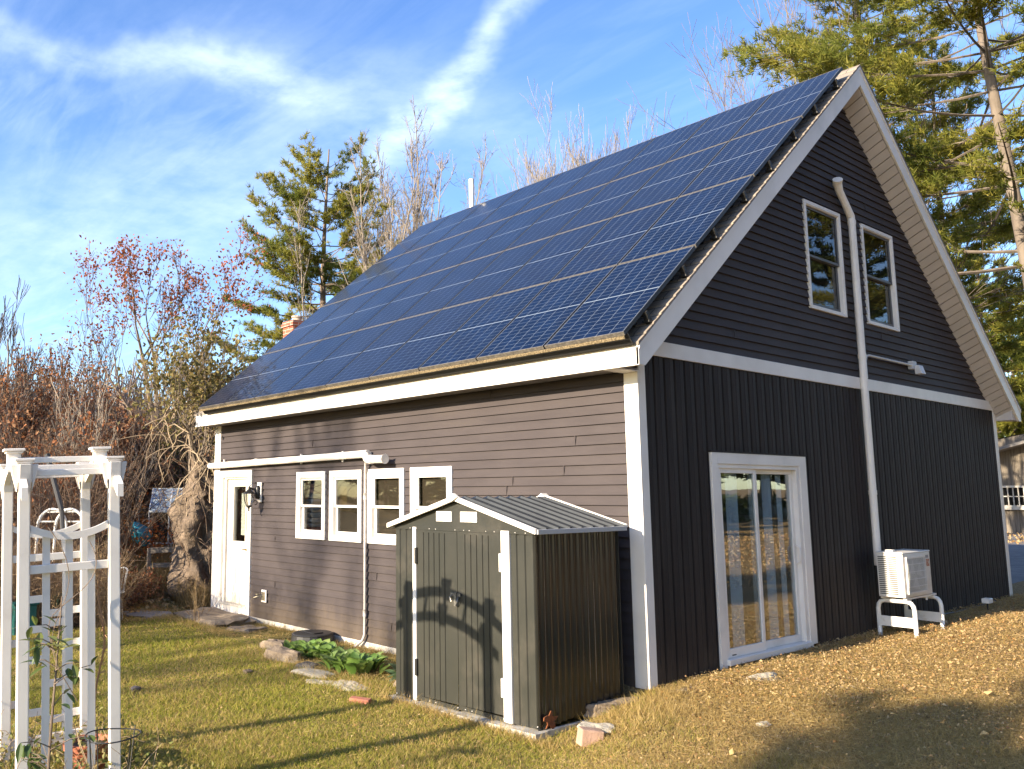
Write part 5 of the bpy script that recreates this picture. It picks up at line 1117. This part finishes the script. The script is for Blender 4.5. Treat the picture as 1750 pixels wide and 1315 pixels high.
shrub('dark red shrub seen through the right of the arbor', at(142, 16.0), .8, .55, MRED, rs, 50, 1300, .05)
shrub('reddish brown low shrub between the arbor and the gnarled trunk', at(222, 16.2), .8, .9, MBRL, rs, 70, 2400, .05)
shrub('orange brown shrub behind the blue tarp', at(240, 19), 1.3, .8, MORL, rs, 60, 1600, .07)

# tall dry grass and weeds on the bank
def blades(P, h, w_, rs, lean=.35, curve=.3):
    n = len(P); a = rs.uniform(0, 6.283, n); s = np.stack([np.cos(a), np.sin(a), np.zeros(n)], 1)*w_[:, None]
    l = rs.normal(0, lean, (n, 2)); tip = P + np.stack([l[:, 0]*h, l[:, 1]*h, h], 1); return P-s, P+s, tip
rs = np.random.RandomState(88); g = G(); P = []
while len(P) < 42000:
    q = at(rs.uniform(-60, 372), rs.uniform(12.6, 19.5))
    if q[0] > -9.35 and q[1] > -1.3: continue
    if q[0] > -8.8: continue
    if -10.4 < q[0] < -8.4 and -1.6 < q[1] < -.2: continue
    P.append(q)
for _ in range(9000):
    q = at(rs.uniform(-40, 205), rs.uniform(13.4, 15.9))
    if q[0] < -8.6: P.append(q)
P = np.array(P); h = rs.uniform(.15, .62, len(P))*np.clip((-P[:, 0]-8.2)/1.6, .3, 1); tris(g, *blades(P, h, rs.uniform(.003, .008, len(P)), rs, .4))
tag(obj('dry_grass', g, leafmat('straw', [(.34, .24, .10), (.26, .17, .07), (.20, .15, .06), (.40, .30, .15)], .8, .35)), 'tall dry straw coloured grass and weeds on the bank', None, None, 'stuff')

# lawn: short blades, and fallen leaves
rs = np.random.RandomState(99)
def lawn_pts(n, fn, box=(-10.5, 4.2, -7.0, 10.0)):
    out_ = []; tot = 0
    while tot < n:
        q = np.stack([rs.uniform(box[0], box[1], 60000), rs.uniform(box[2], box[3], 60000)], 1)
        d = np.hypot(q[:, 0]-CAM[0], q[:, 1]-CAM[1]); v = q-CAM[:2]
        fwd = (v[:, 0]*fw.x+v[:, 1]*fw.y)/math.hypot(fw.x, fw.y); lat = v[:, 0]*r2.x+v[:, 1]*r2.y
        vis = (fwd > 2.2) & (lat/fwd > -.56) & (lat/fwd < .80)
        inhouse = (q[:, 0] < -.0) & (q[:, 1] > -.03); inshed = (q[:, 0] > -2.1) & (q[:, 0] < -.06) & (q[:, 1] > -1.5)
        pr = fn(q, d)*np.clip(14/d**2*2.2, 0, 1); k = vis & ~inhouse & ~inshed & (rs.rand(len(q)) < pr); out_.append(q[k]); tot += k.sum()
    q = np.vstack(out_)[:n]; return q, np.hypot(q[:, 0]-CAM[0], q[:, 1]-CAM[1])
def lowf(q, f, ph): return np.sin(q[:, 0]*f+ph+1.3*np.sin(q[:, 1]*f*.8+ph))*np.sin(q[:, 1]*f*1.1+ph*2+np.sin(q[:, 0]*f*.7))
def brown(q):                                                       # how leafy/dry rather than green
    b_ = sst((.8*q[:, 0]+.45*q[:, 1]+.9+.55*lowf(q, 1.1, .4)+.35*lowf(q, 3.1, 2))/2.6)
    bed = ((q[:, 1] > -1.5) & (q[:, 0] < -2.1) & (q[:, 0] > -7.2) & (q[:, 1] > -1.35+.25*np.sin(q[:, 0]*2)+.12*(-q[:, 0]-2)))*.9
    return np.clip(np.maximum(b_, bed)+.75*(q[:, 0] < -8.5)*(q[:, 1] > -2), 0, 1)
q, d = lawn_pts(380000, lambda q, d: np.where((q[:, 1] > -1.1) & (q[:, 0] < -2.1) & (q[:, 0] > -7.3), .12, 1-.2*brown(q))*(1-.5*sst((q[:, 1]-.5)/3.)))
z = gz(q[:, 0], q[:, 1]); P = np.stack([q[:, 0], q[:, 1], z], 1); h = rs.uniform(.016, .048, len(P))*(1+.35*lowf(q, 2.3, 1)+.8*np.clip(lowf(q, 5.3, 2.2)-.35, 0, 1)); w_ = rs.uniform(.0016, .0034, len(P))*np.clip(d/6, 1, 2.6)
bsel = rs.rand(len(P)) < np.clip(brown(q)*.95+.30+.25*lowf(q, 1.7, 3), 0, 1)
MGR = leafmat('green_blades', [(.15, .18, .022), (.25, .27, .035), (.37, .35, .055), (.46, .39, .10)], .7, .5)
MST_ = leafmat('straw_blades', [(.44, .31, .11), (.54, .40, .16), (.34, .24, .08), (.62, .48, .24)], .8, .5)
for sel, m, lab in ((~bsel, MGR, 'short green lawn grass'), (bsel, MST_, 'short dry straw mixed into the lawn')):
    g = G(); tris(g, *blades(P[sel], h[sel], w_[sel], rs, .75)); tag(obj('grass', g, m), lab, None, None, 'stuff')
q, d = lawn_pts(44000, lambda q, d: .04+brown(q)**1.3*(.35+.5*sst((q[:, 1]-.5)/3)+.25*lowf(q, 2.2, 5))+.5*np.exp(-((q[:, 0]-.6)/.7)**2)*(q[:, 1] > .2)+.6*((q[:, 1] > 4) & (q[:, 0] > 0)))
z = gz(q[:, 0], q[:, 1])+rs.uniform(.006, .03, len(q))*(1+.8*(q[:, 1] > .5)); P = np.stack([q[:, 0], q[:, 1], z], 1); n = len(P)
d_ = unit(np.stack([rs.normal(0, 1, n), rs.normal(0, 1, n), rs.normal(0, .26, n)], 1)); s = unit(np.cross(d_, np.array([0, 0, 1.])+rs.normal(0, .45, (n, 3)))); nr = np.cross(s, d_); Ls = (np.clip(rs.lognormal(-4.38, .42, n), .006, .045)*np.where(rs.rand(n) < .05, 1.5, 1))[:, None]*(1+.25*(q[:, 1:2] > 0))
g = G(); mid = P+d_*Ls*.45; curl = rs.uniform(-.3, .5, (n, 1)); quads(g, P, mid+s*Ls*.36+nr*Ls*curl, P+d_*Ls+nr*Ls*rs.uniform(-.2, .4, (n, 1)), mid-s*Ls*.36+nr*Ls*curl)
MLF = leafmat('fallen_leaves', [(.38, .24, .10), (.50, .35, .16), (.25, .14, .07), (.52, .40, .22), (.42, .20, .06), (.44, .34, .19), (.20, .12, .07)], .8, .2)
tag(obj('fallen_leaves', g, MLF), 'fallen tan and brown leaves scattered over the yard', None, None, 'stuff')
q = np.stack([rs.uniform(3.5, 14, 16000), rs.uniform(-2, 22, 16000)], 1); P = np.stack([q[:, 0], q[:, 1], gz(q[:, 0], q[:, 1])+.02], 1); g = G(); leaves(g, P, .07, rs, 0); tag(obj('fallen_leaves', g, MLF), 'fallen leaves over the side yard', None, None, 'stuff')
# loose straw and pine needles lying flat, and taller tufts where the mower does not reach
q, d = lawn_pts(130000, lambda q, d: .06+brown(q)**1.2*.9); n = len(q); a = rs.uniform(0, 6.283, n); ln_ = rs.uniform(.02, .065, n); dd = np.stack([np.cos(a)*ln_, np.sin(a)*ln_, rs.uniform(-.004, .016, n)], 1); s = np.stack([-np.sin(a), np.cos(a), rs.normal(0, .5, n)], 1)*(rs.uniform(.0007, .0016, n)*np.clip(d/6, 1, 2.4))[:, None]; P = np.stack([q[:, 0], q[:, 1], gz(q[:, 0], q[:, 1])+rs.uniform(.012, .034, n)], 1)
g = G(); quads(g, P-s, P+s, P+dd+s*.6, P+dd-s*.6); tag(obj('straw', g, MST_), 'loose dry straw and pine needles lying on the ground', None, None, 'stuff')
P = []
for _ in range(5200):
    k = rs.randint(0, 5)
    P.append([(rs.uniform(-7.4, -2.2), -abs(rs.normal(0, .10))-.02), (rs.uniform(-9.6, -6.4), rs.normal(-.95, .10)), (rs.uniform(-5.3, -2.2), -1.38+rs.normal(0, .12)), (rs.uniform(-2.1, .2), -1.52-abs(rs.normal(0, .05))), (rs.uniform(.05, .8), rs.normal(-.75, .35))][k])
P = np.array(P); P = np.stack([P[:, 0], P[:, 1], gz(P[:, 0], P[:, 1])], 1); g = G(); tris(g, *blades(P, rs.uniform(.04, .13, len(P)), rs.uniform(.0018, .0035, len(P)), rs, .6)); tag(obj('grass', g, MST_), 'longer dry grass along the walls and stones', None, None, 'stuff')
# far leaves round the driveway and barn, forest floor
g = G(); q = np.stack([rs.uniform(-16, 6, 26000), rs.uniform(10, 36, 26000)], 1); q = q[(q[:, 0] < np.interp(q[:, 1], [11, 13, 17.5, 26, 42], [-1.2, -1.9, -3.2, -6.4, -13])) | (q[:, 1] > 26)]
P = np.stack([q[:, 0], q[:, 1], gz(q[:, 0], q[:, 1])+.03], 1); leaves(g, P, .10, rs, 0); tag(obj('fallen_leaves', g, MLF), 'fallen leaves beyond the driveway', None, None, 'stuff')
g = G(); P = np.array([at(rs.uniform(-80, 380), rs.uniform(13, 30)) for _ in range(14000)]); P[:, 2] += .03; P = P[P[:, 0] < -9.4]; leaves(g, P, .09, rs, 0); tag(obj('fallen_leaves', g, MLF), 'fallen leaves on the floor of the woods', None, None, 'stuff')

# broad leaved plants in the bed
def clump(label, c, n, size, m, rs, spread=.3, name='leafy_plant', up_=.9):
    pl_ = thing(name, label, 'plant', tuple(c)); g = G()
    for k in range(n):
        a = rs.uniform(0, 6.28); r_ = rs.uniform(0, spread)**1; b0 = np.array(c)+np.array([r_*math.cos(a), r_*math.sin(a)*.6, -.01]); d = unit(np.array([math.cos(a)*.7+rs.normal(0, .35), math.sin(a)*.7+rs.normal(0, .35), up_*rs.uniform(.7, 1.5)])); s = unit(np.cross(d, np.array([0, 0, 1.]))); nr = np.cross(s, d)
        Lf = size*rs.uniform(.6, 1.2); wd = Lf*rs.uniform(.17, .25); V = []; m_ = 6
        for i_ in range(m_+1):
            q = i_/m_; c0 = b0+d*Lf*q-np.array([0, 0, 1])*Lf*.42*q*q; ww = wd*(math.sin(min(q*1.05+.06, 1)*math.pi))**.8+.006
            V += [c0-s*ww+nr*ww*.35, c0, c0+s*ww+nr*ww*.35]
        F_ = []
        for i_ in range(m_): b_ = i_*3; F_ += [[b_, b_+1, b_+4, b_+3], [b_+1, b_+2, b_+5, b_+4]]
        g.add(V, F_)
    obj('foliage', g, m, pl_, smooth=True)['kind'] = 'stuff'; return pl_
MHOS = leafmat('broad_leaves', [(.10, .19, .035), (.15, .25, .05), (.20, .30, .07), (.26, .34, .10)], .4, .3, spec=.5)
MHOS2 = leafmat('blue_green_leaves', [(.05, .10, .05), (.08, .14, .06), (.12, .17, .08), (.20, .16, .08)], .4, .25, spec=.5)
rs = np.random.RandomState(101)
clump('wide clump of green broad leaves left of the larger clump, by the valve box', (-4.45, -.80, -.775), 120, .24, MHOS, rs, .50)
clump('larger bright green leafy clump right of the valve box', (-3.35, -.98, -.775), 170, .30, MHOS, rs, .46, up_=1.5)
clump('dark blue green curled plant beside the shed wall', (-2.52, -.86, -.76), 60, .26, MHOS2, rs, .22, up_=.6)
# sapling in front of the arbor with a pale top, and dead stems
sp_ = thing('young_shrub', 'young thin stemmed shrub with pale yellow top leaves in front of the arbor', 'shrub', (-.35, -5.35, -.78)); g = G(); bz = np.array([-.42, -5.28, -.80])
P = bz+np.array([[0, 0, 0], [.01, 0, .3], [-.01, .01, .6], [.0, .02, 1.0], [.01, .03, 1.42]]); g.tube(P, [.010, .009, .008, .006, .004], 6, False); T = []
for k in range(20):
    z = rs.uniform(.25, 1.3); a = rs.uniform(0, 6.28); q = bz+np.array([0, 0.01, z]); e = q+np.array([math.cos(a), math.sin(a), .35])*rs.uniform(.10, .24); g.tube([q, (q+e)/2+np.array([0, 0, .02]), e], [.004, .003, .002], 4, False); T += [e, (q+e)/2+rs.normal(0, .02, 3), q+(e-q)*.75]
obj('stem', g, MBARKD, sp_)
def bigleaf(g, b0, d, Lf, wd):
    d = unit(d); s = unit(np.cross(d, np.array([0, 0, 1.]))); nr = np.cross(s, d); V = []
    for i_ in range(6): q = i_/5; c0 = b0+d*Lf*q-np.array([0, 0, 1])*Lf*.2*q*q; ww = wd*math.sin(min(q*.97+.03, 1)*math.pi)+.001; V += [c0-s*ww+nr*ww*.3, c0, c0+s*ww+nr*ww*.3]
    g.add(V, [f for i_ in range(5) for f in ([i_*3, i_*3+1, i_*3+4, i_*3+3], [i_*3+1, i_*3+2, i_*3+5, i_*3+4])])
g = G(); [bigleaf(g, e, rs.normal(0, .6, 3)+np.array([0, 0, -.1]), rs.uniform(.06, .12), .019) for e in T]; obj('foliage', g, leafmat('dark_shrub_leaves', [(.06, .10, .03), (.10, .14, .04), (.16, .18, .05)], .45, .3), sp_)['kind'] = 'stuff'
g = G(); top = bz+np.array([.01, .03, 1.12]); [bigleaf(g, top+rs.normal(0, .015, 3), np.array([math.cos(a), math.sin(a), .35]), .12, .034) for a in np.linspace(0, 5.6, 7)]; obj('top_leaves', g, leafmat('pale_leaves', [(.45, .45, .14), (.52, .52, .22)], .5, .4), sp_, label='pale yellow green top leaves')
g = G()
for k in range(130):
    c0 = np.array([-1.1+rs.uniform(-1.1, 1.0), -5.0+rs.uniform(-.45, .40), -.82]); d = unit(np.array([rs.normal(0, .3), rs.normal(0, .3), 1])); P = [c0]
    hh = rs.uniform(.2, .75)
    for j_ in range(5): d = unit(d+rs.normal(0, .22, 3)-np.array([0, 0, .05*j_])); P.append(P[-1]+d*hh/5)
    g.tube(P, [.004, .0035, .003, .0025, .002, .0015], 4, False)
tag(obj('dead_stems', g, mat('dead_stem', (.36, .28, .17), (.22, .15, .10), .9, 3)), 'dead garden stems round the arbor foot', None, None, 'stuff')
q = np.stack([rs.uniform(-2.4, .2, 2600), rs.uniform(-5.7, -4.2, 2600)], 1); P = np.stack([q[:, 0], q[:, 1], gz(q[:, 0], q[:, 1])+rs.uniform(0, .28, 2600)**1], 1); g = G(); leaves(g, P, .045, rs); tag(obj('weeds', g, leafmat('weed_leaves', [(.14, .17, .04), (.24, .22, .07), (.30, .22, .09), (.10, .13, .04)], .6, .4)), 'low weeds and leaves round the arbor foot', None, None, 'stuff')
# dry vine on the arbor
g = G()
P = [(-2.02+.03*math.sin(z*9), -4.42+.03*math.cos(z*7), z) for z in np.linspace(-.8, 1.05, 22)]; g.tube(P, .008, 5, False)
for k in range(90):
    z = rs.uniform(-.2, 1.05); q0 = np.array([-2.02+.03*math.sin(z*9), -4.42+.03*math.cos(z*7), z]); e = q0+unit(rs.normal(0, 1, 3))*rs.uniform(.03, .09); g.tube([q0, e], [.003, .002], 3, False)
tag(obj('dry_vine', g, mat('vine_brown', (.36, .2, .10), None, .9), origin=(-2.02, -4.42, -.8)), 'dry brown vine climbing beside the rear right arbor post', 'vine')
g = G()
for (a, b_) in (((-.98, -5.2, 1.0), (-.9, -5.0, -.1)), ((-.9, -4.95, .9), (-.9, -5.15, .2))):
    a = np.array(a); b_ = np.array(b_); t_ = np.linspace(0, 1, 18)[:, None]; g.tube(a+(b_-a)*t_+np.hstack([.02*np.sin(t_*9)+.05, .09*np.sin(t_*6.5), .02*np.cos(t_*8)]), .003, 4, False)
tag(obj('thin_vine', g, MBARKD, origin=(-.93, -5.1, 0)), 'thin dark leafless vine hanging on the arbor lattice', 'vine')

# ------------------------------------------------------------------ trees outside the frame: they throw the shade on the lawn and stand in the glass reflections
rs = np.random.RandomState(121)
def shade(label, x, y, h, r, nst=1, **kw): return bare(label, np.array([x, y, -.5]), h, rs, nst=nst, r=r, **kw)
sh2 = dict(spread=.05, m=MBARK, lev=4, upw=.5, ang=.7, split=(3, 4), frac=.5, minr=.02)
sh = dict(spread=.05, m=MBARK, lev=3, upw=.5, ang=.7, split=(2, 4), frac=.62, minr=.012)
pine('dense pine in the yard behind the viewer, its shade on the right lawn', (1.6, -24, -.5), 15.5, 2.0, rs, lo=.16, nwh=44, k=10, tl=.28, tw=.028, m=MPINE2, shape=.45)
shade('bare tree left of the viewer, its shade on the middle lawn', -6.0, -34, 17.6, .12, **sh2)
shade('bare tree farther left of the viewer', -9.6, -30, 15.4, .11, **sh2)
P_ENV = 'pines at the far side of the side yard, set to hold back sky light'
src = pine('dark pine at the far side of the side yard, seen only in the glass, set to hold back sky light', (15, 7, -.6), 17, 4.0, rs, lo=.05, nwh=22, k=7, tl=.3, tw=.03, m=MPINE2, group=P_ENV, shape=.6)  # unseen pines set taller and nearer to cut blue sky fill on gable
for x, y in ((17, 13), (14.5, 19), (19, 25), (15, 30), (19, 1), (22, 8), (14, 37), (22, 19), (24, 31), (17, -5)):
    o = copy_tree(src); o.location = (x, y, -.6); s = rs.uniform(.8, 1.2); o.scale = (s, s, s); o.rotation_euler = (0, 0, rs.uniform(0, 6))
for k in range(13):
    o = copy_tree(src); an = R(10+k*5.2); o.location = (-5-48*math.cos(an)+rs.uniform(-2, 2), -48*math.sin(an)+rs.uniform(-2, 2), -.6); s = rs.uniform(.62, .80); o.scale = (s*1.5, s*1.5, s); o.rotation_euler = (0, 0, rs.uniform(0, 6)); o['label'] = 'dark pine in the row across the front yard, seen only in the window glass'; o['group'] = 'pines across the front yard'
g = G(); g.box(11, 12.4, 9, 16, -.0, 1.1); g.box(10.9, 12.5, 8.9, 16.1, 1.12, 1.22); g.box(11, 12.4, 9, 16, -.45, -.1); tag(obj('mirrored_bars', g, mat('dark_bars', (.05, .045, .05), (.09, .07, .07), .8, 2), origin=(12, 12, -.6)), 'long dark bars added across the side yard to be seen in the door glass', 'dark bars')  # dark boxes added out of view, standing for bars mirrored in the door
